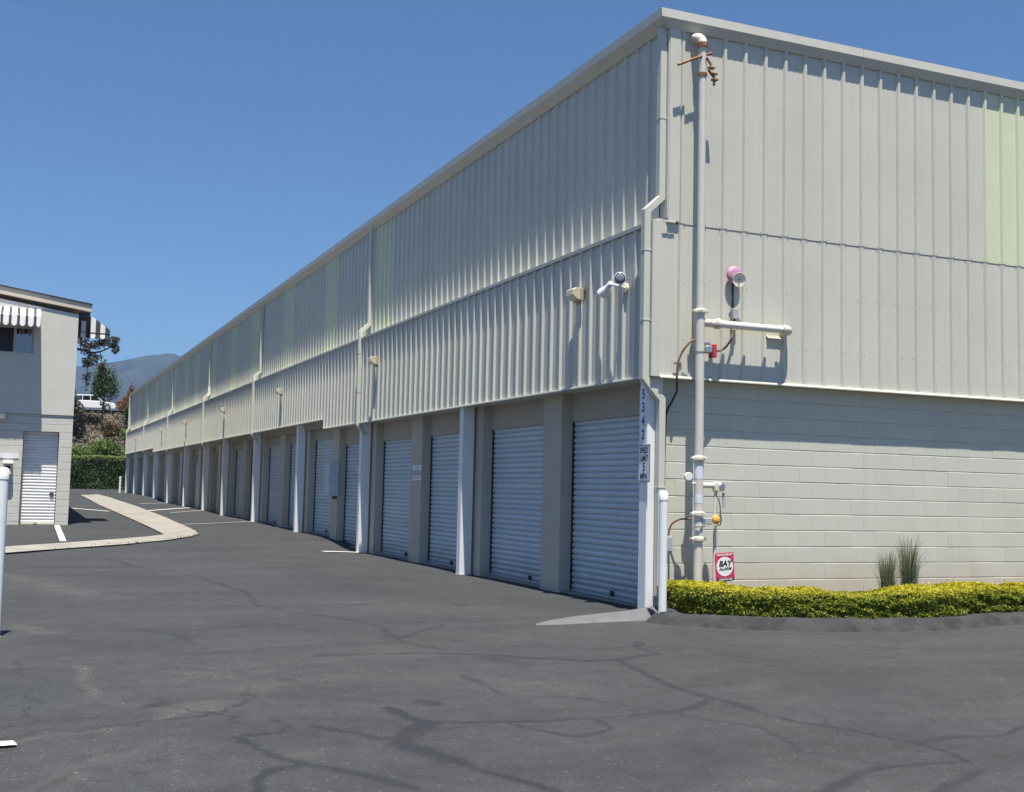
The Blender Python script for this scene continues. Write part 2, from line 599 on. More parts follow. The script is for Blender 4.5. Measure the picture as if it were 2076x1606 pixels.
def stroke(px, py, line, w0):
    d = np.full(px.shape, 1e9)
    for (x0, y0), (x1, y1) in zip(line[:-1], line[1:]):
        dx, dy = x1 - x0, y1 - y0
        t = np.clip(((px - x0) * dx + (py - y0) * dy) / (dx * dx + dy * dy + 1e-9), 0, 1)
        d = np.minimum(d, np.hypot(px - x0 - t * dx, py - y0 - t * dy))
    return d


SEAL = [
    (.05, .55, [(-5.45, 10.11), (-4.98, 7.91), (-4.39, 6.48), (-4.13, 4.85), (-4.01, 3.4), (-4.16, 2.11), (-3.92, 1.05), (-3.58, .47), (-3.38, -.27), (-3.46, -1.17)]),
    (.035, .5, [(-4.83, .97), (-4.12, 1.03), (-3.92, 1.05), (-3.46, 1.4), (-2.83, 2.0)]),
    (.045, .7, [(-4.51, -2.32), (-3.74, -2.36), (-3.0, -2.6), (-2.67, -2.89), (-2.4, -3.11), (-1.96, -3.1), (-1.53, -2.86), (-1.49, -2.43), (-1.28, -2.05)]),
    (.04, .9, [(-2.1, -3.18), (-2.3, -4.2), (-2.32, -4.72), (-2.26, -5.26), (-2.25, -5.65), (-2.24, -5.91), (-2.06, -6.28), (-1.97, -6.62), (-1.96, -6.96), (-2.02, -7.13), (-2.19, -7.11), (-2.5, -7.09), (-2.71, -7.13), (-2.8, -7.14), (-3.05, -7.29), (-3.24, -7.39)]),
    (.035, .9, [(-1.97, -6.62), (-1.61, -6.57), (-1.24, -6.58), (-.92, -6.46), (-.5, -6.3)]),
    (.04, .8, [(-2.67, -7.57), (-2.39, -7.45), (-2.11, -7.31)]),
    (.03, .6, [(-1.05, -3.48), (-.95, -3.77), (-.84, -3.94)]),
    (.035, .8, [(-2.31, -4.97), (-2.76, -5.32), (-3.48, -5.42), (-4.12, -5.33), (-4.5, -5.24)]),
    (.06, .95, [(-4.5, -5.24), (-4.71, -5.48), (-4.83, -5.66), (-4.83, -5.86), (-4.73, -6.14), (-4.64, -6.49), (-4.52, -6.81), (-4.48, -6.98)]),
    (.05, .9, [(-4.61, -4.75), (-4.57, -5.06), (-4.5, -5.24)]),
    (.04, .85, [(-5.21, -5.11), (-5.07, -5.37), (-4.96, -5.62), (-4.83, -5.66)]),
    (.045, .85, [(-5.81, -6.55), (-5.78, -6.31), (-5.68, -6.15), (-5.45, -6.11), (-5.31, -6.27), (-5.2, -6.5), (-5.09, -6.73)]),
    (.035, .8, [(-5.67, -5.33), (-5.62, -5.57), (-5.54, -5.89), (-5.45, -6.11)]),
    (.03, .6, [(-5.41, -4.84), (-5.34, -5.07), (-5.45, -5.26), (-5.62, -5.28)]),
    (.035, .7, [(-4.04, -5.37), (-3.92, -5.64), (-3.77, -5.86), (-3.48, -5.7), (-3.48, -5.42)]),
    (.04, .6, [(-3.52, -1.53), (-3.45, -1.9), (-3.32, -2.2)]),
    (.04, .6, [(-3.66, -3.59), (-3.62, -3.96), (-3.68, -4.44)]),
    (.05, .5, [(-5.7, -.21), (-5.39, -.74), (-5.34, -1.29)]),
    (.05, .35, [(-4.92, 6.96), (-5.75, 5.39), (-6.23, 6.62)]),
    (.035, .5, [(-2.38, -2.15), (-2.05, -2.41), (-1.49, -2.43)]),
    (.035, .6, [(-3.56, -1.52), (-3.34, -1.2), (-3.1, -.85), (-2.68, -.42)]),
    (.10, .8, [(-4.3, -4.6), (-4.28, -4.62)]),
    (.13, .55, [(-4.81, -5.8), (-4.79, -6.06), (-4.74, -6.3)]),
    (.22, .35, [(-3.08, -2.79), (-3.0, -3.1)]),
    (.45, .28, [(-6.56, -.83), (-6.1, -1.44), (-5.46, -1.59)]),
    (.07, .6, [(-3.0, -1.6), (-2.95, -1.62)]), (.09, .5, [(-1.7, 1.6), (-1.68, 1.7)]), (.06, .6, [(-5.0, -3.4), (-4.98, -3.42)]), (.08, .45, [(-4.4, 3.4), (-4.38, 3.5)]), (.05, .6, [(-.9, -3.0), (-.88, -3.02)]),
    (.025, .7, [(-2.9, -5.4), (-2.6, -6.0), (-2.75, -6.6), (-2.5, -7.1)]), (.025, .6, [(-1.4, -3.0), (-.9, -3.2), (-.5, -3.9), (.1, -4.2)]), (.025, .6, [(-3.7, -4.4), (-3.2, -4.7), (-2.9, -5.3)]), (.025, .5, [(-6.3, -3.0), (-5.8, -2.6), (-5.3, -2.9), (-4.6, -2.6)]), (.025, .6, [(-3.4, 1.2), (-2.6, .6), (-2.2, -.3)]),
    (.5, .22, [(-4.2, -7.4), (-3.2, -6.3)]), (.6, .22, [(-1.2, -5.2), (-.4, -4.2)]), (.6, .2, [(-2.2, 3.2), (-2.6, 7.5)]),
]
DUST = [
    (.06, .8, [(-6.39, -2.38), (-6.35, -2.84), (-6.4, -3.32), (-6.34, -3.84), (-6.21, -4.24)]),
    (.05, .8, [(-6.92, -5.18), (-6.67, -4.96), (-6.41, -4.94), (-6.17, -4.75), (-5.85, -4.48), (-5.57, -4.48)]),
    (.3, .6, [(-7.03, 6.69), (-6.52, 5.47), (-6.09, 3.71)]),
    (.05, .5, [(-6.79, -6.24), (-6.63, -5.83), (-6.39, -5.5)]), (.05, .5, [(-6.66, -6.28), (-6.46, -5.72), (-6.09, -5.27)]),
    (.07, .6, [(-.9, -.2), (-1.74, -.34), (-2.68, -.42), (-3.13, -.63)]),
    (.14, .9, [(-5.4, -5.81), (-5.36, -5.83)]), (.2, .8, [(-5.72, -4.29), (-5.9, -4.4)]), (.35, .5, [(-5.37, -3.71), (-4.4, -3.3)]),
    (.15, .8, [(-6.84, .45), (-6.55, -.29)]), (.5, .4, [(-5.6, -3.2), (-3.6, -2.0)]), (.35, .35, [(-3.2, -4.2), (-4.2, -3.5)]),
    (.5, .35, [(-1.3, -.9), (-2.6, -1.4), (-4.5, -1.2)]),
]
sel = (co[:, 0] > -8) & (co[:, 0] < 3.5) & (co[:, 1] > -9) & (co[:, 1] < 13)
sx, sy = co[sel, 0], co[sel, 1]
wx = sx + .07 * vnoise(sx, sy, 3.1, 1) + .03 * vnoise(sx, sy, 11, 2)
wy = sy + .07 * vnoise(sx, sy, 3.1, 3) + .03 * vnoise(sx, sy, 11, 4)
seal = np.zeros(len(sx))
for w, a, ln in SEAL:
    d = stroke(wx, wy, ln, w)
    ww = w * (1 + .9 * vnoise(sx, sy, 2.3, 5))
    v = a * np.clip((1.15 - d / np.maximum(ww, .02)) * (2.2 if w < .12 else 1.0), 0, 1) * (1 + .5 * vnoise(sx, sy, 7, 6))
    seal = np.maximum(seal, np.clip(v, 0, 1) * (.8 if w < .2 else 1))
dustv = np.zeros(len(sx))
for w, a, ln in DUST:
    d = stroke(wx, wy, ln, w)
    v = a * np.clip(1.2 - d / w, 0, 1) * np.clip(1 + 1.6 * vnoise(sx, sy, 5, 8), 0, 1.5)
    dustv = np.maximum(dustv, np.clip(v, 0, 1))
me = np_mesh('asphalt_lot', co, faces)
for nm, arr in (('sealant', seal), ('dust', dustv)):
    full = np.zeros(len(co), dtype=np.float32)
    full[sel] = arr
    at = me.attributes.new(nm, 'FLOAT', 'POINT')
    at.data.foreach_set('value', full)
me.polygons.foreach_set('use_smooth', np.ones(len(me.polygons), dtype=bool))
struct(obj('asphalt_lot', me, 'asphalt'))


def draped(name, left, right, mat, dz, n=24, thick=.0):
    """a strip on the ground between two plan polylines with the same number of points"""
    def resample(p):
        p = np.array(p, float)
        s = np.r_[0, np.cumsum(np.hypot(*np.diff(p, axis=0).T))]
        t = np.linspace(0, s[-1], n)
        return np.stack([np.interp(t, s, p[:, 0]), np.interp(t, s, p[:, 1])], -1)
    A, B = resample(left), resample(right)
    vs, fs = [], []
    for i, (a, b_) in enumerate(zip(A, B)):
        for k in range(5):
            q = a + (b_ - a) * k / 4
            vs.append((q[0], q[1], float(gz(q[0], q[1])) + dz + .006))
    for i in range(n - 1):
        for k in range(4):
            o = i * 5 + k
            fs.append((o, o + 1, o + 6, o + 5))
    mb = MB().add(vs, fs)
    return struct(obj(name, mb, mat))


# concrete ribbon gutter with its bend, and parking lines
gl_out = [(-9.5, 7.7), (-6.99, 10.85), (-6.23, 11.77), (-4.75, 13.44), (-3.68, 15.02), (-3.02, 16.34), (-2.62, 17.6), (-2.5, 19.3), (-2.23, 28.8), (-2.06, 41.3), (-2.07, 52.0), (-2.2, 62.2)]
gl_in = [(-9.5, 9.6), (-7.0, 12.59), (-6.18, 13.52), (-5.16, 14.73), (-3.98, 16.27), (-3.7, 16.8), (-3.51, 17.2), (-3.47, 21.27), (-3.47, 31.0), (-3.50, 40.4), (-3.38, 50.1), (-3.31, 60.0)]


def ribbon(name, A, B, mat, dz, top=.012):
    vs, fs = [], []
    for a, b_ in zip(A, B):
        for k in range(3):
            q = (a[0] + (b_[0] - a[0]) * k / 2, a[1] + (b_[1] - a[1]) * k / 2)
            vs.append((q[0], q[1], float(gz(*q)) + dz - (.015 if k == 1 else 0)))
    n = len(A)
    for i in range(n - 1):
        for k in range(2):
            o = i * 3 + k
            fs.append((o, o + 1, o + 4, o + 3))
    return MB().add(vs, fs)


def dens(P, Q, step=1.5):
    A, B = [], []
    for (a0, a1), (b0, b1) in zip(zip(P[:-1], P[1:]), zip(Q[:-1], Q[1:])):
        L = max(1, int(math.dist(a0, a1) / step))
        for i in range(L):
            t = i / L
            A.append((a0[0] + (a1[0] - a0[0]) * t, a0[1] + (a1[1] - a0[1]) * t))
            B.append((b0[0] + (b1[0] - b0[0]) * t, b0[1] + (b1[1] - b0[1]) * t))
    A.append(P[-1]); B.append(Q[-1])
    return A, B


A_, B_ = dens(gl_out, gl_in)
# cut into slabs at contraction joints: each slab is a piece of the gutter
gut = struct(bpy.data.objects.new('concrete_gutter', None))
COL.objects.link(gut)
WLOC[gut] = Vector((0, 0, 0))
for i0 in range(0, len(A_) - 1, 2):
    i1 = min(i0 + 2, len(A_) - 1)
    a, b_ = list(A_[i0:i1 + 1]), list(B_[i0:i1 + 1])
    def lerp(p, q, t):
        return (p[0] + (q[0] - p[0]) * t, p[1] + (q[1] - p[1]) * t)
    a[-1], b_[-1] = lerp(a[-1], a[-2], .012), lerp(b_[-1], b_[-2], .012)
    obj('slab', ribbon('slab', a, b_, 'concrete', .028), 'concrete', gut)


wp = []
for i in range(260):
    k_ = random.choice([q for q in range(2, 9)])
    t_ = random.random()
    p0, p1 = gl_out[k_], gl_out[k_ + 1]
    if math.sin(37.0 * (k_ + t_)) < .55:
        continue
    x_, y_ = p0[0] + (p1[0] - p0[0]) * t_ + random.gauss(0, .03), p0[1] + (p1[1] - p0[1]) * t_ + random.gauss(0, .05)
    wp.append((x_, y_, float(gz(x_, y_)) + .02 + .05 * random.random()))
MT['weed'] = foliage('weed_leaf', [(.06, .10, .02), (.10, .14, .03), (.14, .14, .06)])


def gline(name, pts, w, label=None):
    (x0, y0), (x1, y1) = pts
    d = Vector((x1 - x0, y1 - y0)).normalized() * (w / 2)
    n = Vector((-d.y, d.x))
    return draped(name, [(x0 + n.x, y0 + n.y), (x1 + n.x, y1 + n.y)], [(x0 - n.x, y0 - n.y), (x1 - n.x, y1 - n.y)], 'line', .009, n=16)


gline('parking_line', [(-5.88, 14.6), (-5.78, 21.6)], .13)
gline('parking_line', [(-4.9, 36.4), (-3.62, 33.2)], .16)
gline('parking_line', [(-2.35, 33.9), (.05, 39.2)], .16)
gline('parking_line', [(-2.41, 22.92), (.06, 25.1)], .05)
gline('parking_line', [(-.85, 12.2), (.05, 12.75)], .16)
gline('parking_line', [(-1.5, 43.9), (.03, 47.3)], .06)
gline('parking_line', [(-1.5, 32.7), (.0, 35.5)], .06)
draped('parking_line', [(-7.6, -5.08), (-6.86, -5.12)], [(-7.6, -5.3), (-6.84, -5.23)], 'line', .006, n=6)

# ------------------------------------------------------------------ WAREHOUSE
WH = thing('storage_warehouse', 'long beige two-storey metal and block storage building with rows of roll-up doors', 'building')
LEN = 70.5
ZL, ZE = 4.72, 7.16           # ledge, underside of eave at the wall
PITCH = .3048
UX = .20                      # upper facade wall plane


def sheet(n, h, zigzag=0.0):
    """ribbed wall sheet: starts on a full rib, n rib pitches wide; local x along, -y outward, z up from 0"""
    prof = []
    for k in range(n):
        s = k * PITCH
        prof += [(s - .034, 0), (s - .017, -.034), (s + .017, -.034), (s + .034, 0)]
        for q in (.11, .195):
            prof += [(s + q - .012, 0), (s + q, -.0035), (s + q + .012, 0)]
    prof.append((n * PITCH - .034, 0))
    m = len(prof)
    vs = [(a, b_, 0) for a, b_ in prof] + [(a, b_, h) for a, b_ in prof]
    vs += [(prof[0][0], .01, 0), (prof[-1][0], .01, 0), (prof[0][0], .01, h), (prof[-1][0], .01, h)]
    fs = [(i, i + 1, i + 1 + m, i + m) for i in range(m - 1)]
    me = bpy.data.meshes.new('sheet')
    me.from_pydata(vs[:2 * m], [], fs)
    me.update()
    return me


SH = {}


def sheet_obj(name, n, h, mat, loc, rz):
    key = (n, round(h, 3), mat)
    if key not in SH:
        SH[key] = sheet(n, h)
    return obj(name, SH[key], mat, WH, loc, rz)


# core walls (solid backing added behind the sheets so no light leaks through)
obj('core_wall', MB().box(UX + .02, UX + .30, .02, LEN, 2.9, 7.12), 'taupe', WH)
obj('core_wall', MB().box(UX + .301, 14, .02, .29, 2.9, 7.12), 'taupe', WH)
obj('end_wall', MB().box(.02, 14, LEN - .2, LEN, 0.3, 7.15), 'metal', WH)
obj('back_wall', MB().box(13.8, 14, .3, LEN - .2, 0, 7.15), 'metal', WH)
obj('roof', MB().box(.16, 14.1, -.02, LEN + .05, 7.16, 7.22), 'roof', WH)
obj('core_wall', MB().box(.015, UX + .02, .015, LEN, 2.86 + .5, ZL - .03), 'taupe', WH)

# facade sheets, upper storey: y runs away from the street; sheets are turned to face -x
NR = int((LEN - .2) / PITCH)
lights_at = [36, 51, 67, 84, 97, 112, 127, 138, 152, 167, 178, 196, 210]
k = 0
while k < NR - 1:
    if k in lights_at:
        n, mt, nm = 4, 'skylight', 'translucent_panel'
    else:
        nxt = min([q for q in lights_at if q > k] + [NR])
        n, mt, nm = min(3, nxt - k), 'metal', 'upper_panel'
    o = sheet_obj(nm, n, ZE - ZL, mt, (UX, .14 + (k + n) * PITCH, ZL), -math.pi / 2)
    k += n
# lower, projecting skirt: three level runs
STEP1, STEP2 = 15.9, 53.85
def zsk(y):
    return 2.83 if y < STEP1 else (3.06 if y < STEP2 else 3.27)
k = 0
while k < NR - 1:
    y0 = .05 + k * PITCH
    n = 3
    for st in (STEP1, STEP2):
        if y0 < st - .05 < y0 + n * PITCH:
            n = max(1, round((st - y0) / PITCH))
    n = min(n, NR - k)
    zb = zsk(y0 + .1)
    sheet_obj('skirt_panel', n, ZL - .02 - zb, 'metal', (0, y0 + n * PITCH, zb), -math.pi / 2)
    k += n
# end wall sheets
x = .0924
first = True
ei = 0
while x < 13.6:
    n = 2 if first else 3
    if x < 7.4 or True:
        sky_on = abs(x - 5.274) < .1 or abs(x - 5.274 - .9144) < .1
        sheet_obj('end_lower_panel', n, ZL + .03 - 2.83, 'metal', (x, 0, 2.83), 0)
        if not first:
            sheet_obj('translucent_panel' if sky_on else 'end_upper_panel', n, ZE - ZL, 'skylight' if sky_on else 'metal', (x, -.006, ZL), 0)
        else:
            sheet_obj('end_upper_panel', 1, ZE - ZL, 'metal', (x + PITCH, -.006, ZL), 0)
    x += n * PITCH
    first = False

# eave trim: front face, sloping underside, mitred at the corner
def eave_profile(lip, wall, set_=.006):
    return [(lip, 7.235), (lip + set_, 7.345), (lip + .05, 7.355), (wall + .25, 7.30), (wall + .25, 7.13), (wall - .036, 7.13)]
pf = eave_profile(.045, UX, -.004)
pe = eave_profile(-.105, 0.0)
cuts = [-.10, 6.2, 12.4, 18.6, 24.8, 31.0, 37.2, 43.4, 49.6, 55.8, 62.0, LEN + .05]
ex = [.046, 3.1, 6.2, 9.3, 14.1]


def eave_piece(A, B):
    n_ = len(A)
    fs_ = [tuple(range(n_)), tuple(range(2 * n_ - 1, n_ - 1, -1))] + [(i, i + n_, (i + 1) % n_ + n_, (i + 1) % n_) for i in range(n_)]
    obj('eave_trim', MB().add(A + B, fs_), 'gutter', WH)


corner = [(f_[0], e_[0], f_[1]) for f_, e_ in zip(pf, pe)]
for a, b_ in zip(cuts[:-1], cuts[1:]):
    eave_piece(corner if a < 0 else [(f_[0], a + .004, f_[1]) for f_ in pf], [(f_[0], b_, f_[1]) for f_ in pf])
for a, b_ in zip(ex[:-1], ex[1:]):
    eave_piece([(c_[0] + .0015, c_[1] - .0015, c_[2]) for c_ in corner] if a < .1 else [(a + .004, e_[0], e_[1]) for e_ in pe], [(b_, e_[0], e_[1]) for e_ in pe])

# ledge flashing between the storeys, and drip edges
for a, b_ in zip(cuts[:-1], cuts[1:]):
    a2 = max(a, .0)
    obj('ledge_flashing', MB().prism([(-.042, ZL - .06), (-.044, ZL - .012), (UX - .002, ZL + .045), (UX - .002, ZL + .02), (-.036, ZL - .03), (-.036, ZL - .06)], a2 + .11 if a2 == 0 else a2 + .003, b_ if b_ < LEN else LEN, 'y'), 'trim', WH)
for a, b_ in ((.11, STEP1), (STEP1 + .003, STEP2), (STEP2 + .003, LEN)):
    z = zsk((a + b_) / 2)
    obj('drip_edge', MB().prism([(-.038, z - .016), (-.038, z - .006), (-.034, z + .012), (.5, z + .03), (.5, z + .012), (-.03, z)], a, b_, 'y'), 'trim', WH)
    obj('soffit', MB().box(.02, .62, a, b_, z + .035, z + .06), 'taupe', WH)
for st, za, zb in ((STEP1, 2.83, 3.06), (STEP2, 3.06, 3.27)):
    obj('skirt_return', MB().box(.002, .6, st - .02, st - .004, za + .061, zb + .07), 'trim', WH)
obj('drip_edge', MB().prism([(-.05, 2.815), (-.05, 2.828), (-.034, 2.85), (.15, 2.86), (.15, 2.842), (-.03, 2.832)], .112, 14, 'x'), 'trim', WH)
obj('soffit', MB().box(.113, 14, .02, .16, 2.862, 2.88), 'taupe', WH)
# corner trims
obj('corner_trim', MB().box(-.0, .108, -.036, .012, 2.83, ZL + .01), 'trim', WH, bevel=.003)
obj('corner_trim', MB().box(UX + .004, .3605, -.042, .02, ZL + .012, 7.13), 'trim', WH, bevel=.003)
obj('corner_trim', MB().box(.0, .012, .013, .11, 2.83, ZL - .03), 'trim', WH)
obj('corner_trim', MB().box(UX - .008, UX + .003, -.03, .13, ZL + .05, 7.128), 'trim', WH)
obj('closure_strip', MB().box(.13, .30, -.055, -.0425, ZL - .012, ZL + .01), 'trim', WH, bevel=.003)
# fasteners: too small to pick apart
mb = MB()
xx = .397
while xx < 7.5:
    for dz in (-.012, .014):
        for dx in (-.05, .05):
            mb.box(xx + dx - .0045, xx + dx + .0045, -.013, -.002, ZL + dz, ZL + dz + .009)
    for z in (5.55, 6.3, 6.75, 3.3, 4.0):
        if random.random() < .55:
            mb.box(xx + .052, xx + .06, -.006, -.002, z, z + .008)
        if random.random() < .4:
            mb.box(xx - .060, xx - .052, -.006, -.002, z, z + .008)
    xx += PITCH
fo = obj('fasteners', mb, 'lampback', WH)
fo['kind'] = 'stuff'
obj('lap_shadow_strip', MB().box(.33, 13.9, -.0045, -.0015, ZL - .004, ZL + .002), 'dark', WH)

# concrete blocks of the end wall, laid in courses
BLK = [(.03, -.0988), (.0045, -.0988), (0, -.0935), (0, .0935), (.0045, .0988), (.03, .0988)]
bm_full = MB().prism(BLK, -.2026, .2026, 'x').mesh('block', bevel=.0012)
bm_half = MB().prism(BLK, -.1010, .1010, 'x').mesh('block', bevel=.0012)
obj('end_block_core', MB().box(.25, 14, .1565, .40, -.1, 2.86), 'mortar', WH)
nblk = 0
for r_ in range(14):
    zc = -.0113 + .2032 * (r_ + .5)
    x = .25
    if r_ % 2:
        obj('block', bm_half, 'block', WH, (x + .1016, .15 + random.uniform(-.001, .002), zc))
        x += .2032
    while x < 7.6:
        dz = random.uniform(-.0012, .0008)
        o = obj('block', bm_full, 'block', WH, (x + .2032, float(.15 + np.clip(RNG.normal() * .0009, -.0018, .0018)), zc + dz))
        x += .4064
        nblk += 1
obj('end_block_far', MB().box(7.8, 14, .152, .157, -.1, 2.83), 'block', WH)

# facade ground storey: pillars, lintels, doors, sills
PY = [.215, 6.41, 12.70, 18.97, 25.1, 31.1, 35.7, 41.5, 47.5, 53.4, 58.95, 64.8, 70.2]
XF, XD = .30, .46


def floor_z(y):
    return float(gz(.4, y))


pill = []
for i, y in enumerate(PY[:-1]):
    ym = (y + PY[i + 1]) / 2 + .05
    pill.append((y + .03 if i else .16, i * 2))
    pill.append((ym, i * 2 + 1))
pill.append((PY[-1] + .1, 99))
PH = {}
for yc, i in pill:
    zt = zsk(yc) + .034
    z0 = floor_z(yc) - .15
    y0, y1 = (yc - .3, yc + .33) if i else (.16, .5)
    obj('pillar', MB().box(XF, .8, y0, y1, z0, zt), 'stucco_pillar', WH, bevel=.006)
SL_H = .083


def slat_profile():
    return [(.006, 0), (-.006, .008), (-.016, .026), (-.018, .046), (-.013, .064), (.002, .0735), (.010, .0775), (.010, .083)]


def slat_mesh(w):
    pr = slat_profile()
    vs = [(x_, 0, z_) for x_, z_ in pr] + [(x_, w, z_) for x_, z_ in pr] + [(.012, 0, 0), (.012, 0, .083), (.012, w, 0), (.012, w, .083)]
    n = len(pr)
    fs = [(i, i + 1, i + 1 + n, i + n) for i in range(n - 1)]
    fs += [(2 * n, 2 * n + 2, 2 * n + 3, 2 * n + 1)]
    m = bpy.data.meshes.new('slat')
    m.from_pydata(vs, [], fs)
    m.update()
    return m


ndoor = 0
for (ya, ia), (yb, ib) in zip(pill[:-1], pill[1:]):
    y0 = ya + .33 if ia else .5
    y1 = yb - .3
    ym = (y0 + y1) / 2
    fz = floor_z(ym)
    base = 0.0 if ym < STEP1 else (.20 if ym < STEP2 else .43)
    zt = zsk(ym) + .034
    head = base + 2.44
    bay = ia // 2
    obj('lintel', MB().box(XD - .005, .8, y0, y1, head, zt), 'taupe' if bay > 4 else 'lintel', WH, bevel=.004)
    obj('sill', MB().box(XD - .10, .85, y0, y1, fz - .2, base + .022 + max(0, fz - base)), 'concrete', WH)
    if bay <= 4:
        # white roll-up door
        dn = obj('roll_up_door', MB().box(XD + .075, XD + .1, y0 + .001, y1 - .001, base + .02, head + .2), 'dark', WH)
        w = y1 - y0 - .05
        if ndoor < 7:
            sm = slat_mesh(w)
            nsl = int((head - base - .05) / SL_H) + 1
            for j in range(nsl):
                z = base + .055 + j * SL_H
                obj('slat', sm, 'door', dn, (XD + .055 + random.uniform(-.0015, .0015), y0 + .025, z))
        else:
            pr = []
            nsl = int((head - base - .05) / SL_H) + 1
            for j in range(nsl):
                pr += [(XD + .055 + a, base + .055 + j * SL_H + b_) for a, b_ in slat_profile()]
            n = len(pr)
            vs = [(a, y0 + .025, b_) for a, b_ in pr] + [(a, y0 + .025 + w, b_) for a, b_ in pr]
            obj('curtain', MB().add(vs, [(q, q + 1, q + 1 + n, q + n) for q in range(n - 1)]), 'door', dn)
        obj('bottom_bar', MB().box(XD + .03, XD + .07, y0 + .02, y1 - .02, base + .024, base + .056), 'greybox', dn, bevel=.003)
        obj('guide', MB().box(XD + .02, XD + .09, y0 + .001, y0 + .03, base + .022, head), 'dark', dn)
        obj('guide', MB().box(XD + .02, XD + .09, y1 - .03, y1 - .001, base + .022, head), 'dark', dn)
        yl = y0 + w * (.28 + .3 * random.random())
        obj('padlock', MB().box(XD - .0, XD + .03, yl, yl + .07, base + .06, base + .13), 'dark', dn, bevel=.006)
        ndoor += 1
    else:
        # plain taupe doors of the far bays
        dn = obj('flush_door', MB().box(XD + .03, XD + .09, y0 + .01, y1 - .01, base + .02, head - .005), 'taupe_door', WH)
        for q in (1, 2, 3):
            yy = y0 + (y1 - y0) * q / 4
            obj('batten', MB().box(XD + .012, XD + .029, yy - .02, yy + .02, base + .03, head - .02), 'taupe_door', dn)
        if ia == 13:
            obj('door_leaf', MB().box(XD + .0, XD + .02, ym - .45, ym + .45, base + .05, base + 2.1), 'door', dn)

# white columns along the facade
for i, y in enumerate(PY):
    z0 = floor_z(y) - .05
    zt = zsk(y) + .012 - .0
    w = .17 if i else .19
    cy0 = y if i else .12
    c_ = obj('column', MB().box(.045, .255, cy0, cy0 + w, z0, zt), 'white_post', WH, bevel=.008)
    obj('footing', MB().box(.03, .27, cy0 - .012, cy0 + w + .012, z0 - .1, z0 + .058), 'concrete', c_, bevel=.004)

# downspouts
for j, i in enumerate(range(0, 13, 2)):
    y = PY[i]
    y0 = .006 if i == 0 else y - .02
    zs = zsk(y)
    path = [(.145, 7.14), (.145, 5.02), (-.05, 4.84), (-.05, zs - .02), (.02, zs - .10), (.185 if i == 0 else .13, zs - .27)]
    if i == 0:
        path.append((.185, .22))
    ds = obj('downspout', MB().sweep2d(path, .085, y0, y0 + .095), 'trim', WH, bevel=.004)
    for z in ((6.0, .145), (4.35, -.05), (3.5, -.05)):
        obj('strap', MB().box(z[1] - .046, z[1] + .05, y0 - .004, y0 + .099, z[0], z[0] + .018), 'trim', ds)
    if i == 0:
        obj('strap', MB().box(.139, .232, y0 - .004, y0 + .099, 1.5, 1.52), 'trim', ds)
    if i == 6:
        obj('patched_elbow', MB().sweep2d([(.145, 5.3), (.145, 5.02), (.06, 4.94)], .092, y0 - .004, y0 + .1), 'white', ds)

# ------------------------------------------------------------------ things fixed to the warehouse
# wall lamps along the skirt
LAMPY = [1.86, 11.45, 20.9, 30.6, 40.8, 49.9, 63.6]
which = ['yellowed box lamp on the skirt beside the white floodlights, nearest of the row',
         'yellowed box lamp on the skirt just nearer than the second downspout',
         'yellowed box lamp on the skirt, third from the near corner',
         'yellowed box lamp on the skirt, fourth from the near corner',
         'small box lamp on the skirt, fifth from the near corner',
         'small box lamp on the skirt, second from the far end',
         'tiny box lamp on the skirt at the far end of the building']
lm_back = MB().box(-.055, .0, -.13, .13, -.1, .10).mesh('housing', bevel=.008)
lm_side = MB().prism([(-.055, -.09), (-.12, -.075), (-.19, -.01), (-.19, .07), (-.14, .10), (-.055, .10)], -.125, .125, 'y').mesh('hood', bevel=.006)
lm_lens = MB().prism([(-.123, -.080), (-.195, -.015), (-.196, .03), (-.186, .03), (-.12, -.06)], -.11, .11, 'y').mesh('lens')
lm_ball = MB().box(-.05, .0, -.06, .06, -.14, -.1).mesh('junction_box', bevel=.004)
for y, lb in zip(LAMPY, which):
    t = thing('wall_lamp', lb, 'wall lamp', (-.03, y, 4.07), 'box lamps along the skirt')
    t.scale = (.85, .85, .85)
    obj('housing', lm_back, 'lampback', t, (0, 0, 0), world=False)
    obj('hood', lm_side, 'lens', t, (0, 0, 0), world=False)
    obj('lens', lm_lens, 'cream', t, (0, 0, 0), world=False)
    obj('junction_box', lm_ball, 'lampback', t, (0, 0, 0), world=False)

# twin floodlight at the corner
fl = thing('floodlight', 'white twin bullet floodlight on the skirt near the corner downspout', 'floodlight', (-.03, .60, 4.0))
obj('mounting_plate', MB().lathe([(.02, -.0), (.055, .005), (.06, .02), (.05, .035)], (-.0, .60, 3.98), (-1, 0, 0), 16), 'cream', fl, (0, 0, 0), world=False)
for o in fl.children:
    o.location = -WLOC[fl]
def bullet(center, direction, s=1.0):
    prof = [(.02, -.20), (.032, -.19), (.036, -.12), (.05, -.075), (.072, -.02), (.075, .02), (.068, .025)]
    m1 = MB().lathe([(r_ * s, d * s) for r_, d in prof], center, direction, 20)
    m2 = MB().lathe([(.058 * s, .0255 * s), (.05 * s, .032 * s), (.02 * s, .035 * s)], center, direction, 20)
    return m1, m2
m1, m2 = bullet((-.20, .42, 4.06), (-.42, -.9, -.05), 1.0)
hd = obj('lamp_head', m1, 'white', fl, smooth=True)
obj('gasket', MB().lathe([(.068, .0252), (.066, .0275), (.0585, .0275)], (-.20, .42, 4.06), (-.42, -.9, -.05), 20), 'black', hd)
obj('lens', m2, 'flood_lens', hd, smooth=True)
m1, m2 = bullet((-.14, .98, 3.96), (-.2, .75, -.62), 1.0)
hd = obj('lamp_head', m1, 'white', fl, smooth=True)
obj('lens', m2, 'flood_lens', hd, smooth=True)
obj('arm', MB().tube([(-.03, .60, 3.98), (-.09, .60, 3.995), (-.14, .52, 4.05), (-.14, .47, 4.07)], .016, 10), 'white', fl, smooth=True)
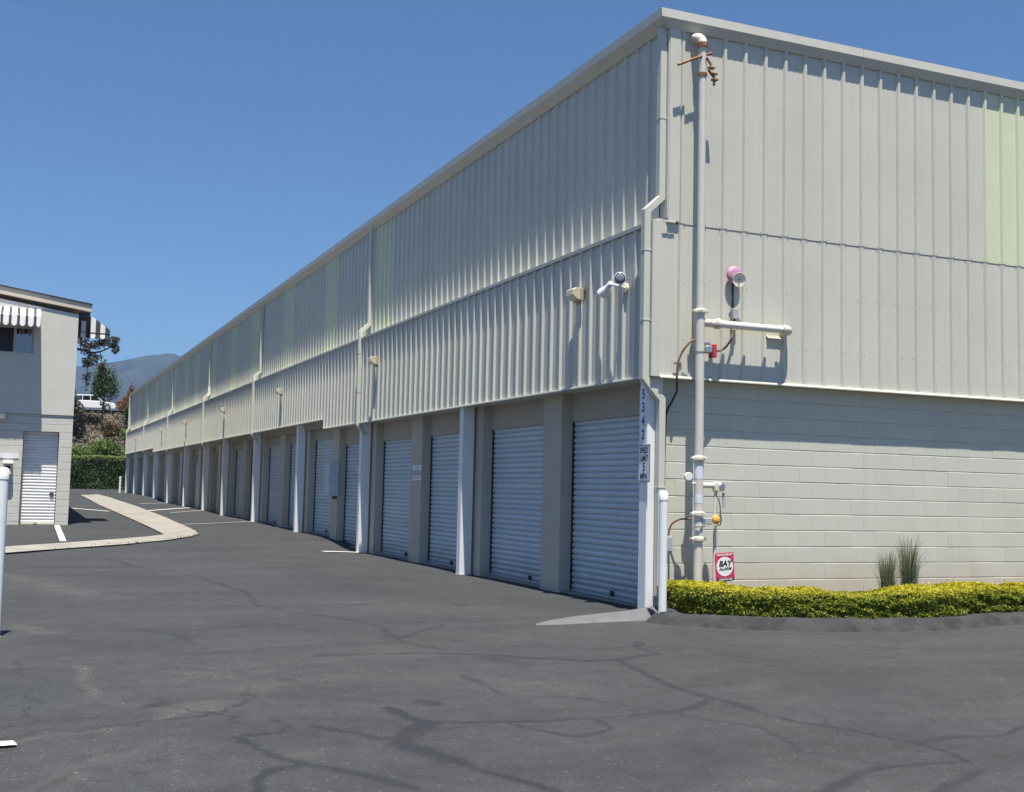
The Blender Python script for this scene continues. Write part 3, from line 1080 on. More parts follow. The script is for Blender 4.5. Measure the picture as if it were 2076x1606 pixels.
obj('arm', MB().tube([(-.09, .60, 3.995), (-.13, .70, 4.03), (-.13, .82, 4.05), (-.12, .9, 4.03)], .016, 10), 'white', fl, smooth=True)

# fire sprinkler riser
RX, RY = .58, -.18
ri = thing('fire_sprinkler_riser', 'beige fire sprinkler riser pipe standing against the end wall', 'standpipe', (RX, RY, .1))
obj('lower_pipe', MB().tube([(RX, RY, .05), (RX, RY, 3.62)], .054, 24), 'pipe', ri, smooth=True)
obj('upper_pipe', MB().tube([(RX, RY, 3.62), (RX, RY, 6.93)], .046, 24), 'pipe', ri, smooth=True)
arc = [(RX - .10 * (1 - math.cos(a)) * .3, RY + .14 * (1 - math.cos(a)), 6.93 + .13 * math.sin(a)) for a in np.linspace(0, math.pi / 2, 7)]
arc += [(RX - .05, RY + .2, 7.06)]
obj('top_elbow', MB().tube(arc, .058, 20), 'rustjoint', ri, smooth=True)
obj('coupling', MB().lathe([(.05, -.03), (.066, -.028), (.066, .028), (.05, .03)], (RX, RY, 6.93), (0, 0, 1), 20), 'rust', ri)
def flange(z, r_=.078):
    f_ = obj('flange', MB().lathe([(.056, -.03), (.066, -.026), (r_, -.012), (r_, .016), (.066, .03), (.056, .034)], (RX, RY, z), (0, 0, 1), 20), 'rustjoint', ri)
    for s in (-1, 1):
        obj('bolt', MB().box(RX + s * (r_ + .004) - .018, RX + s * (r_ + .004) + .018, RY - .03, RY + .03, z - .014, z + .018), 'rustjoint', f_, bevel=.006)
for z in (3.63, 1.86, 1.20, .905):
    flange(z)
obj('label_tape', MB().tube([(RX, RY, 1.62), (RX, RY, 1.79)], .0555, 24, False), 'tape', ri, smooth=True)
obj('label_tape', MB().tube([(RX, RY, 1.33), (RX, RY, 1.44)], .0555, 24, False), 'tape', ri, smooth=True)
# tee and side arm
obj('tee_branch', MB().tube([(RX + .03, RY, 3.50), (.82, RY, 3.50)], .05, 20), 'rustjoint', ri, smooth=True)
obj('coupling', MB().lathe([(.05, -.03), (.066, -.026), (.066, .026), (.05, .03)], (.82, RY, 3.5), (1, 0, 0), 20), 'rustjoint', ri)
obj('side_arm', MB().tube([(.82, RY, 3.50), (1.80, RY, 3.50)], .046, 24), 'pipe_white', ri, smooth=True)
obj('coupling', MB().lathe([(.05, -.03), (.066, -.026), (.066, .026), (.05, .03)], (1.79, RY, 3.5), (1, 0, 0), 20), 'rustjoint', ri)
arc = [(1.80 + .11 * math.sin(a), RY + .11 * (1 - math.cos(a)), 3.50) for a in np.linspace(0, math.pi / 2, 7)] + [(1.91, .01, 3.5)]
obj('arm_elbow', MB().tube(arc, .056, 20), 'rustjoint', ri, smooth=True)
# tie bar near the top, with its loose clamp
obj('tie_bar', MB().tube([(.22, -.20, 6.62), (.44, -.205, 6.73), (.70, -.20, 6.845)], .017, 10), 'rust', ri, smooth=True)
cl = obj('clamp', MB().tube([(.60, -.235, 6.76), (.66, -.24, 6.68), (.62, -.25, 6.6), (.70, -.25, 6.52), (.70, -.25, 6.42)], .016, 8), 'rust', ri, smooth=True)
for z, x_ in ((6.62, .66), (6.55, .70), (6.48, .71)):
    obj('nut', MB().box(x_ - .045, x_ + .035, -.285, -.225, z, z + .022), 'rust', cl, bevel=.004)
obj('clamp_ring', MB().lathe([(.05, -.018), (.058, -.018), (.058, .018), (.05, .018)], (RX, RY, 6.56), (0, 0, 1), 18), 'rust', ri)
# pressure gauge
obj('gauge_stub', MB().tube([(RX, RY, 1.565), (.44, RY - .01, 1.565), (.43, RY - .01, 1.575), (.43, RY - .01, 1.60)], .013, 10), 'pipe_white', ri, smooth=True)
ga = obj('gauge', MB().lathe([(.02, .03), (.045, .028), (.05, .02), (.05, -.015), (.046, -.02)], (.43, RY - .015, 1.645), (.25, 1, 0), 22), 'cream', ri, smooth=True)
obj('gauge_face', MB().lathe([(.044, -.0205), (.01, -.021)], (.43, RY - .015, 1.645), (.25, 1, 0), 22), 'signwhite', ga)
# drain valve with small pipe
obj('valve_stub', MB().tube([(RX + .05, RY, 1.545), (.80, RY, 1.545)], .034, 16), 'pipe_white', ri, smooth=True)
va = obj('drain_valve', MB().lathe([(.03, -.06), (.048, -.05), (.052, .0), (.048, .05), (.03, .06)], (.83, RY, 1.53), (0, 0, 1), 16), 'rustjoint', ri, smooth=True)
obj('valve_wheel', MB().lathe([(.012, .0), (.05, .004), (.055, .012), (.05, .02), (.012, .024)], (.85, RY - .075, 1.53), (.3, -1, 0), 18), 'steel', va, smooth=True)
obj('tag_plate', MB().box(.875, .915, RY - .06, RY - .055, 1.28, 1.46), 'greybox', va)
obj('drain_pipe', MB().tube([(.83, RY, 1.50), (.812, RY, 1.38), (.81, RY, .08)], .021, 14), 'pipe', ri, smooth=True)
# tamper switch with amber lens
ts = obj('tamper_switch', MB().box(RX + .03, RX + .13, RY - .11, RY - .045, 1.08, 1.16), 'greybox', ri, bevel=.008)
obj('amber_cover', MB().lathe([(.03, .0), (.055, .01), (.058, .03), (.04, .05), (.015, .056)], (RX + .19, RY - .06, 1.14), (.25, -1, .1), 18), 'amber', ts, smooth=True)
obj('u_bolt', MB().tube([(RX + .06, RY - .05, 1.06), (RX - .03, RY - .075, 1.055), (RX - .075, RY - .02, 1.055), (RX - .06, RY + .05, 1.06)], .009, 8), 'steel', ts, smooth=True)
obj('cable', MB().tube([(RX + .2, RY - .06, 1.16), (.86, RY - .05, 1.2), (.88, RY - .03, 1.14), (.87, RY - .03, 1.08), (.83, RY - .03, 1.07)], .008, 8), 'dark', ts, smooth=True)
obj('cable', MB().tube([(.84, RY - .03, 1.40), (.865, RY - .03, 1.3), (.865, RY - .04, 1.2)], .006, 8), 'dark', ts, smooth=True)
# flow switch
fs_ = obj('flow_switch', MB().box(RX + .05, RX + .14, RY - .07, RY + .03, 3.13, 3.22), 'steel', ri, bevel=.012)
obj('red_cover', MB().box(RX + .141, RX + .19, RY - .085, RY + .04, 3.08, 3.24), 'red', fs_, bevel=.008)
obj('band', MB().lathe([(.0545, -.012), (.058, -.01), (.058, .01), (.0545, .012)], (RX, RY, 3.14), (0, 0, 1), 20), 'steel', fs_)
obj('terminal', MB().lathe([(.03, 0), (.035, .01), (.035, .04), (.02, .045)], (RX + .09, RY - .02, 3.22), (0, 0, 1), 14), 'steel', fs_, smooth=True)

def smooth_path(pts, n=5):
    P = [Vector(p) for p in pts]
    out = []
    for i in range(len(P) - 1):
        p0, p1, p2, p3 = P[max(i - 1, 0)], P[i], P[i + 1], P[min(i + 2, len(P) - 1)]
        for k in range(n):
            t = k / n
            out.append(.5 * ((2 * p1) + (p2 - p0) * t + (2 * p0 - 5 * p1 + 4 * p2 - p3) * t * t + (3 * p1 - p0 - 3 * p2 + p3) * t ** 3))
    out.append(P[-1])
    return out

# alarm bell with its feed
be = thing('alarm_bell', 'faded magenta alarm gong with a cream cup on the ribbed end wall', 'alarm bell', (1.13, -.03, 4.14))
obj('gong', MB().lathe([(.03, 0), (.09, .006), (.108, .02), (.110, .034), (.100, .052), (.07, .066), (.03, .072)], (1.14, -.032, 4.15), (.0, -1, 0), 30), 'magenta', be, smooth=True)
obj('cup', MB().lathe([(.02, 0), (.05, .004), (.082, .016), (.090, .026), (.086, .028), (.07, .022), (.04, .018), (.008, .016)], (1.165, -.115, 4.085), (-.16, -1, -.22), 26), 'cream', be, smooth=True)
obj('centre_bolt', MB().lathe([(.008, 0), (.008, .02)], (1.163, -.128, 4.082), (-.16, -1, -.22), 10), 'black', be)
obj('drive_rod', MB().tube([(1.135, -.035, 4.06), (1.14, -.035, 3.72)], .013, 10), 'dark', be, smooth=True)
obj('junction_box', MB().box(1.11, 1.185, -.095, -.034, 3.60, 3.73), 'greybox', be, bevel=.006)
cdt = obj('feed_conduit', MB().tube(smooth_path([(.765, RY, 3.17), (.88, -.15, 3.18), (.99, -.11, 3.235), (1.07, -.085, 3.32), (1.125, -.07, 3.44), (1.145, -.065, 3.60)]), .014, 10), 'conduit', be, smooth=True)
obj('fitting', MB().tube([(1.14, -.066, 3.46), (1.146, -.065, 3.53)], .026, 12), 'rustjoint', cdt, smooth=True)

# electrical conduit on the corner
co_ = thing('electrical_conduit', 'brown bent conduit running down the corner beside the downspout', 'conduit', (.29, .1, .3))
obj('upper_run', MB().tube(smooth_path([(.56, -.16, 3.30), (.47, -.12, 3.25), (.39, -.08, 3.13), (.345, -.06, 2.98), (.34, -.058, 2.83), (.345, -.05, 2.78)]), .013, 10), 'conduit', co_, smooth=True)
obj('middle_run', MB().tube(smooth_path([(.345, -.05, 2.78), (.37, .0, 2.66), (.35, .07, 2.55), (.30, .12, 2.40), (.295, .125, 2.2), (.29, .128, 1.9)]), .014, 10), 'conduit_dark', co_, smooth=True)
obj('lower_run', MB().tube([(.29, .128, 1.9), (.287, .128, .95)], .0125, 10), 'conduit', co_, smooth=True)
for z, x_, y_ in ((2.99, .346, -.05), (1.8, .29, .135), (1.25, .288, .135)):
    obj('clip', MB().box(x_ - .04, x_ + .02, y_ - .015, y_ + .015, z, z + .02), 'rust', co_)
mt_ = thing('meter_box', 'small grey box at the foot of the brown conduit', 'utility box', (.33, .1, .8))
obj('box', MB().box(.285, .375, .06, .15, .73, .93), 'greybox', mt_, bevel=.006)
obj('cover', MB().box(.29, .37, .05, .059, .75, .91), 'greybox', mt_, bevel=.003)
obj('drop_pipe', MB().tube([(.325, .11, .73), (.325, .11, .1)], .016, 10), 'pipe', mt_, smooth=True)
obj('bent_conduit', MB().tube(smooth_path([(.335, .09, .93), (.345, .08, 1.02), (.375, .05, 1.09), (.44, -.02, 1.135), (.53, -.10, 1.14)]), .011, 10), 'conduit', mt_, smooth=True)

# small vent flap and hole in the end wall
vf = thing('wall_vent_flap', 'small beige flap on the ribbed wall under the side arm', 'vent', (1.77, -.02, 3.38))
obj('flap', MB().prism([(-.002, 3.43), (-.038, 3.412), (-.038, 3.402), (-.002, 3.415)], 1.66, 1.86, 'x'), 'trim', vf)
obj('hinge', MB().tube([(1.65, -.006, 3.432), (1.89, -.006, 3.432)], .008, 8), 'trim', vf)

# address numbers on the corner column
an = thing('address_number', 'blue house number 5342 running down the white corner column', 'house number', (.043, .215, 2.08))
plate = obj('backing_strip', MB().box(.0395, .0435, .135, .305, 2.03, 2.70), 'signwhite', an)
for ch, z in zip('5342', (2.625, 2.465, 2.30, 2.135)):
    me = text_mesh(ch, .165, bold=.004, sx=.95)
    obj('digit', me, 'blue', an, (.0385, .215, z), -math.pi / 2)

# speed limit sign
sp = thing('speed_limit_sign', 'white SPEED LIMIT 5 MPH sign on the corner column', 'sign', (.035, .17, 1.58))
obj('plate', MB().box(.031, .035, .02, .32, 1.565, 2.025), 'signwhite', sp, bevel=.0015)
fr = MB()
for (a, b_, c_, d_) in ((.03, .31, 2.006, 2.014), (.03, .31, 1.576, 1.584), (.03, .038, 1.584, 2.006), (.302, .31, 1.584, 2.006)):
    fr.box(.0295, .0308, a, b_, c_, d_)
obj('border', fr, 'black', sp)
for tx, z, sz, k_ in (('SPEED', 1.945, .098, .80), ('LIMIT', 1.850, .098, .92), ('5', 1.745, .135, 1.0), ('MPH', 1.635, .098, .95)):
    obj('lettering', text_mesh(tx, sz * 1.02, bold=.0018, sx=k_ * .9), 'black', sp, (.0298, .17, z), -math.pi / 2)
for z in (1.60, 1.99):
    obj('bolt', MB().lathe([(.006, 0), (.006, .003)], (.031, .17, z), (-1, 0, 0), 10), 'steel', sp)

# two small plaques on the mid pillar of the second bay
for nm, z0, z1, lb in (('unit_plaque', 1.785, 1.875, 'small white number plaque on a pillar, upper of two'),
                       ('notice_plaque', 1.585, 1.675, 'small white notice plaque on a pillar, lower of two')):
    t = thing(nm, lb, 'plaque', (.296, 9.55, z0))
    obj('plate', MB().box(.289, .2985, 9.28, 9.82, z0, z1), 'signwhite', t)
    mk = MB()
    if nm == 'unit_plaque':
        mk.box(.2875, .2888, 9.46, 9.50, z0 + .025, z1 - .02).box(.2875, .2888, 9.53, 9.545, z0 + .025, z1 - .02).box(.2875, .2888, 9.575, 9.615, z0 + .025, z1 - .02)
    else:
        for q in range(9):
            a = 9.33 + q * .05
            mk.box(.2875, .2888, a, a + .03, z0 + .03, z1 - .03 + .008 * (q % 2))
    obj('markings', mk, 'greybox', t)

# electrical cabinet
ec = thing('electrical_cabinet', 'pale grey metal cabinet on a pillar beyond the second downspout', 'cabinet', (.2, 15.7, 1.2))
obj('cabinet_body', MB().box(.08, .298, 15.52, 15.98, 1.20, 1.97), 'door', ec, bevel=.008)
obj('cabinet_door', MB().box(.066, .0795, 15.53, 15.97, 1.21, 1.96), 'door', ec, bevel=.003)
obj('latch', MB().box(.055, .0655, 15.56, 15.60, 1.55, 1.65), 'steel', ec)
obj('rust_foot', MB().box(.2, .299, 15.60, 15.75, 1.12, 1.199), 'rust', ec)

# ------------------------------------------------------------------ planter at the corner
def curve_pts(P, n=6):
    return [tuple(v) for v in smooth_path([(a, b_, 0) for a, b_ in P], n)]
front = curve_pts([(.06, -.12), (-.30, -.50), (-.33, -.86), (.28, -1.43), (1.24, -1.84), (2.4, -2.02), (3.3, -1.86), (3.9, -1.74), (5.2, -1.78), (8.5, -1.8)], 26)
vs, fs = [], []
prof = [(-.02, -.02), (.04, .035), (.10, .085), (.17, .115), (.26, .118), (.34, .10), (.40, .03)]
def normals(P):
    out = []
    for i in range(len(P)):
        a, b_ = P[max(i - 1, 0)], P[min(i + 1, len(P) - 1)]
        d = Vector((b_[0] - a[0], b_[1] - a[1])).normalized()
        out.append(Vector((-d.y, d.x)))
    return out
nn = normals(front)
m = len(prof)
for i, p in enumerate(front):
    for j, (u_, z_) in enumerate(prof):
        jit = float(.022 * vnoise(i * .9, j * 1.3, 1.0, 81) + .014 * vnoise(i * .35, j * .7 + 9, 1.0, 82))
        vs.append((p[0] + nn[i].x * (u_ + jit), p[1] + nn[i].y * (u_ + jit), z_ + jit * .7 + (0 if z_ > 0 else 0)))
for i in range(len(front) - 1):
    for j in range(m - 1):
        a = i * m + j
        fs.append((a, a + 1, a + m + 1, a + m))
struct(obj('asphalt_kerb', MB().add(vs, fs), 'berm', smooth=True))
# painted grey end of the kerb, tapering out over the drive
vs, fs = [], []
ap = [(-1.70, -.58, .06, .008), (-1.4, -.46, .34, .025), (-1.0, -.31, .52, .042), (-.6, -.22, .60, .06), (-.3, -.20, .58, .085), (-.08, -.16, .46, .12), (.04, -.06, .30, .125)]
for (x_, y_, w, h) in ap:
    for u_, k_ in ((-.5, -.12), (-.25, .55), (0, 1), (.3, .75), (.5, -.12)):
        vs.append((x_ - .25 * u_ * w, y_ + u_ * w, h * k_))
for i in range(len(ap) - 1):
    for j in range(4):
        a = i * 5 + j
        fs.append((a, a + 1, a + 6, a + 5))
struct(obj('kerb_apron', MB().add(vs, fs), 'apron', smooth=True))
bed = [(p[0] + nn[i].x * .3, p[1] + nn[i].y * .3, .075) for i, p in enumerate(front)] + [(8.5, .149, .09), (.3, .149, .09)]
struct(obj('planter_soil', MB().add(bed, [tuple(range(len(bed)))]), 'soil'))


def leaf_mesh(name, pts, size, jitter=.6, aspect=.5, fold=.25, normals_=None, up=0.0):
    """one bent quad pair per leaf around the given points"""
    n = len(pts)
    rng = RNG
    d = rng.normal(size=(n, 3))
    if normals_ is not None:
        d = d * .75 + normals_ * 1.0
    d[:, 2] += up
    d /= np.linalg.norm(d, axis=1)[:, None]
    r_ = rng.normal(size=(n, 3))
    u_ = np.cross(d, r_)
    u_ /= np.linalg.norm(u_, axis=1)[:, None] + 1e-9
    w = np.cross(d, u_)
    s = size * (1 + jitter * (rng.random(n) - .5))[:, None]
    a, b_ = u_ * s, w * s * aspect
    tip0, tip1 = pts - a, pts + a
    l_, r2 = pts + b_ + d * s * fold * .3, pts - b_ + d * s * fold * .3
    co = np.stack([tip0, l_, tip1, r2], 1).reshape(-1, 3)
    q = np.arange(n)[:, None] * 4
    fc = np.concatenate([q + [0, 1, 2], q + [0, 2, 3]], 1).reshape(-1, 3)
    return np_mesh(name, co, fc, 3)


MT['hedge_leaf'] = foliage('golden_hedge_leaf', [(.07, .12, .012), (.13, .18, .015), (.21, .24, .02), (.10, .15, .014), (.30, .29, .024)], bright=((.68, .58, .03), .45, .62, .72), transl=.35)
wd_ = obj('gutter_weeds', leaf_mesh('gutter_weeds', np.array(wp), .03, aspect=.3, up=.6), 'weed')
wd_['kind'] = 'stuff'
tag(wd_, 'small weeds growing along the edge of the concrete gutter', 'weeds')
MT['hedge_core'] = paint('hedge_dark_core', (.03, .028, .012), rough=.95, var=.4, scale=20)  # dark colour for the solid cores added inside the hedges to stop light
# golden hedge: leaves over a rounded, uneven body
hpath = smooth_path([(.42, -.02, 0), (.40, -.40, 0), (.46, -.80, 0), (.78, -1.07, 0), (1.5, -1.33, 0), (2.8, -1.46, 0), (3.7, -1.22, 0), (4.5, -1.18, 0), (6.4, -1.25, 0), (7.6, -1.25, 0)], 10)
hp = np.array([(p.x, p.y) for p in hpath])
hs = np.r_[0, np.cumsum(np.hypot(*np.diff(hp, axis=0).T))]
hd_ = thing('hedge', 'low golden-green clipped hedge along the foot of the end wall', 'hedge', (1.5, -1.3, .08))
def hedge_pts(nl):
    t = RNG.random(nl) * hs[-1]
    cx, cy = np.interp(t, hs, hp[:, 0]), np.interp(t, hs, hp[:, 1])
    tx, ty = np.gradient(hp[:, 0], hs), np.gradient(hp[:, 1], hs)
    dx, dy = np.interp(t, hs, tx), np.interp(t, hs, ty)
    nrm = np.hypot(dx, dy)
    nx_, ny_ = -dy / nrm, dx / nrm
    top = .405 + .03 * np.sin(t * 2.1) + .05 * vnoise(t, t * 0, 2.7, 21) + .05 * np.clip((t - 4.3) / 2, 0, 1)
    half = .285 + .05 * vnoise(t, t * 0 + 5, 1.9, 22)
    z0 = .05
    # walk round the section: side, rounded top, side
    q_ = RNG.random(nl)
    side = q_ < .62
    sg = np.where(RNG.random(nl) < .62, -1.0, 1.0)
    v = RNG.random(nl)
    flat = RNG.uniform(-1, 1, nl)
    rx = np.where(side, sg, flat)
    hz_ = np.where(side, v, 1.0)
    # round the shoulders
    over = np.clip((hz_ - .72) / .28, 0, 1)
    rx = np.where(side, rx * (1 - .22 * over ** 2), rx * .86)
    rz = np.where(side, over * .6, 1.0 - .12 * np.abs(flat) ** 3)
    lump = 1 + .20 * vnoise(t * 3 + rx, hz_ * 3 + 3, 1.8, 23) + .16 * vnoise(t * 8 + rx, hz_ * 6, 1.8, 24)
    dep = 1 - np.abs(RNG.normal(size=nl)) * .09
    u_ = rx * half * lump * np.where(side, dep, 1)
    zz = z0 + (top - z0) * np.where(side, hz_ * .95, (1 - .10 * np.abs(flat) ** 3) * (1 + (lump - 1) * .5) * (1 - (1 - dep) * .6))
    P = np.stack([cx + nx_ * u_, cy + ny_ * u_, zz], -1)
    nm = np.stack([nx_ * rx, ny_ * rx, rz], -1)
    return P, nm, t
P, nm, t = hedge_pts(85000)
hole = vnoise(t * 1.0, P[:, 2] * 4, 2.2, 31) < -.33
keep = ~(hole & (P[:, 2] < .35) & (RNG.random(len(P)) < .9))
fo = obj('foliage', leaf_mesh('foliage', P[keep], .016, normals_=nm[keep], aspect=.55, up=.25), 'hedge_leaf', hd_)
fo['kind'] = 'stuff'
P, nm, t = hedge_pts(900)
P = P[P[:, 2] > .34]
P[:, 2] += .02 + .025 * RNG.random(len(P))
fo = obj('shoots', leaf_mesh('shoots', P, .014, up=.8), 'hedge_leaf', hd_)
fo['kind'] = 'stuff'
vs, fs = [], []
hn = normals([(p[0], p[1]) for p in hp])
for i, p in enumerate(hp):
    for a in np.linspace(-.3, math.pi + .3, 9):
        ca, sa = math.cos(a), math.sin(a)
        rx = math.copysign(abs(ca) ** .5, ca) * .175
        rz = .25 + math.copysign(abs(sa) ** .5, sa) * (.10 if sa > 0 else .16)
        vs.append((p[0] + hn[i].x * rx, p[1] + hn[i].y * rx, rz))
for i in range(len(hp) - 1):
    for j in range(8):
        a = i * 9 + j
        fs.append((a, a + 1, a + 10, a + 9))
obj('dark_core', MB().add(vs, fs), 'hedge_core', hd_)  # added solid core, keeps light from passing between the leaves

# two clumps of ornamental grass
MT['grass_blade'] = foliage('grass_blade', [(.08, .13, .06), (.14, .20, .11), (.20, .26, .17), (.10, .15, .07), (.26, .29, .20)], transl=.2)
MT['grass_plume'] = foliage('grass_plume', [(.22, .20, .10), (.30, .25, .15), (.16, .17, .07)], transl=.2)
for gx, gy, h, wd, lb in ((3.02, -.62, .80, .13, 'shorter tuft of upright ornamental grass behind the hedge'),
                          (3.38, -.60, .98, .14, 'taller tuft of upright ornamental grass behind the hedge')):
    t = thing('ornamental_grass', lb, 'grass plant', (gx, gy, .08), 'grass tufts behind the hedge')
    for nm_, nb, mt, hk in (('blades', 420, 'grass_blade', 1.0), ('plumes', 60, 'grass_plume', 1.0)):
        vs, fs = [], []
        for q in range(nb):
            a, rr_ = random.random() * 6.28, wd * .5 * math.sqrt(random.random())
            bx, by = gx + rr_ * math.cos(a), gy + rr_ * math.sin(a)
            lean = (.06 + .5 * random.random() ** 2.5) if nm_ == 'blades' else .10 + .12 * random.random()
            hh = h * (.35 + .62 * random.random() ** .8) if nm_ == 'blades' else h * (.72 + .3 * random.random())
            w = .0028 + .002 * random.random() if nm_ == 'blades' else .003
            a2 = a + random.uniform(-1.2, 1.2)
            ca, sa = math.cos(a2), math.sin(a2)
            pa = random.random() * 6.28
            sway = random.uniform(-.03, .03)
            o = len(vs)
            for s_ in range(7):
                tt = s_ / 6
                out = lean * hh * tt ** 2.6 * .75 + sway * math.sin(tt * 4)
                z = .08 + hh * (tt - .45 * lean * tt ** 4)
                ww = w * (1 - tt * .9) if nm_ == 'blades' else (w if tt < .6 else w * 3.2 * (1.12 - tt))
                px, py = bx + ca * out, by + sa * out
                vs += [(px - ww * math.cos(pa), py - ww * math.sin(pa), z), (px + ww * math.cos(pa), py + ww * math.sin(pa), z)]
            for s_ in range(6):
                fs.append((o + 2 * s_, o + 2 * s_ + 1, o + 2 * s_ + 3, o + 2 * s_ + 2))
        g_ = obj(nm_, MB().add(vs, fs), mt, t)
        g_['kind'] = 'stuff'

# alarm company yard sign
SX, SY, SZ = .745, -.50, .60
ys_ = thing('alarm_yard_sign', 'small crimson yard sign with a white disc behind the hedge', 'sign', (SX, SY, .08))
tilt = R(4)
def tilted(mb_):
    mm = mb_.mesh('p') if isinstance(mb_, MB) else mb_
    mm.transform(Matrix.Translation((SX, SY, SZ)) @ Matrix.Rotation(-tilt, 4, 'Y'))
    return mm
hw, hh = .128, .165
poly = [(-hw + .02, -hh), (hw - .02, -hh), (hw, -hh + .02), (hw, hh - .02), (hw - .02, hh), (-hw + .02, hh), (-hw, hh - .02), (-hw, -hh + .02)]
pl = obj('plate', tilted(MB().prism(poly, -.003, .003, 'y')), 'signred', ys_)
obj('disc', tilted(MB().lathe([(.112, 0), (.112, .002)], (0, -.0032, .005), (0, -1, 0), 40)), 'white', pl)
obj('black_band', tilted(MB().box(-hw + .012, hw - .012, -.0052, -.0032, -hh + .004, -hh + .038)), 'black', pl)
def stext(txt, size, x_, z_, mat, **kw):
    me_ = text_mesh(txt, size, **kw)
    me_.transform(Matrix.Translation((x_, -.0068, z_)))
    obj('lettering', tilted(me_), mat, pl)
stext('BAY', .088, 0, .038, 'black', bold=.003, sx=1.05, shear=.25)
stext('ALARM', .045, .002, -.022, 'black', bold=.0012, sx=1.15, shear=.25)
stext('PROTECTED BY', .030, 0, .139, 'white', bold=.001, sx=1.0)
stext('1-800-470-1000', .030, 0, -.144, 'white', bold=.0005, sx=.95)
obj('stake', MB().box(SX + .004, SX + .032, SY + .004, SY + .016, .05, SZ - .1), 'tape', ys_)

# bollards
def bollard(x_, y_, z0, h, r_, lb):
    t = thing('bollard', lb, 'bollard', (x_, y_, z0))
    obj('post', MB().lathe([(r_, -.05), (r_, h - .09)], (x_, y_, z0), (0, 0, 1), 28), 'white_post', t, smooth=True)
    obj('cap', MB().lathe([(r_ + .004, h - .10), (r_ + .005, h - .02), (r_ * .9, h - .006), (r_ * .6, h + .006), (.004, h + .012)], (x_, y_, z0), (0, 0, 1), 28), 'white', t, smooth=True)
    obj('base_collar', MB().lathe([(r_ + .02, -.03), (r_ + .018, .004), (r_, .012)], (x_, y_, z0), (0, 0, 1), 24), 'apron', t, smooth=True)
bollard(-.155, -.62, .10, 1.36, .048, 'white bollard in front of the corner column and hedge')
bollard(-7.022, -.45, .0, 1.53, .054, 'white bollard cut by the left edge of the picture')
bollard(-.33, 70.0, .67, 1.05, .07, 'distant white bollard at the far end of the storage building')

# ------------------------------------------------------------------ LEFT BUILDING
LY = 22.1
LX = -5.49
LB = thing('stucco_building', 'grey two-storey stucco and block building with striped awnings', 'building', (-9.0, LY, .2))
def ztop(x_):          # roof underside slope along the front
    return 6.0 + (LX - x_) * .14 if x_ > -11.5 else 6.0 + (LX + 11.5) * .14 - (-11.5 - x_) * .14
obj('lower_core', MB().box(-17, LX - .02, LY + .02, 40, -.1, 3.19), 'mortar', LB)
# upper stucco wall with the window opening cut out (front in four pieces joined)
wx0, wx1, wz0, wz1 = -8.3, -6.60, 4.845, 5.56
up_ = MB()
up_.prism([(LX, 3.20), (LX, ztop(LX)), (wx1, ztop(wx1)), (wx1, 3.20)], LY - .03, LY + .2, 'y')
up_.prism([(wx1, 3.20), (wx1, wz0), (wx0, wz0), (wx0, 3.20)], LY - .03, LY + .2, 'y')
up_.prism([(wx1, wz1), (wx1, ztop(wx1)), (wx0, ztop(wx0)), (wx0, wz1)], LY - .03, LY + .2, 'y')
up_.prism([(wx0, 3.20), (wx0, ztop(wx0)), (-11.5, ztop(-11.5)), (-17, ztop(-17)), (-17, 3.20)], LY - .03, LY + .2, 'y')
obj('upper_wall', up_, 'stucco', LB)
obj('side_wall', MB().box(LX - .2, LX, LY + .2, 40, 3.2, 6.0), 'stucco', LB)
# blocks round the roll-up door
dx0, dx1, dzt = -6.73, -5.822, 2.756
LBZ = .21
bmL = {}
def lb_block(x0, x1, z0, z1):
    key = (round(x1 - x0, 3), round(z1 - z0, 3))
    if key not in bmL:
        w, h = key
        q_ = h / 2 - .003; bmL[key] = MB().prism([(.03, -q_), (.005, -q_), (0, -q_ + .006), (0, q_ - .006), (.005, q_), (.03, q_)], -w / 2 + .0005, w / 2 - .0005, 'x').mesh('block')
    obj('block', bmL[key], 'lbblock', LB, ((x0 + x1) / 2, LY - random.uniform(0, .002), (z0 + z1) / 2))
zz = LBZ - .12
row = 0
while zz < 3.17:
    h = min(.2032, 3.195 - zz)
    zt_ = zz + h
    under = zt_ <= dzt + .1
    if under:
        if row % 2:
            lb_block(dx1, LX, zz, zt_)
        else:
            lb_block(dx1, LX - .13, zz, zt_)
            lb_block(LX - .13, LX, zz, zt_)
        x_ = dx0
        first = True
        while x_ > -9.2:
            w = .2032 if (first and row % 2) else .4064
            lb_block(x_ - w, x_, zz, zt_)
            x_ -= w
            first = False
    else:
        x_ = LX
        first = True
        while x_ > -9.2:
            w = .2032 if (first and row % 2) else .4064
            lb_block(x_ - w, x_, zz, zt_)
            x_ -= w
            first = False
    zz = zt_
    row += 1
obj('lower_side', MB().box(LX - .02, LX, LY + .02, 40, -.1, 3.19), 'lbblock', LB)
obj('lower_front', MB().box(-17, -9.6, LY, LY + .02, -.1, 3.19), 'lbblock', LB)
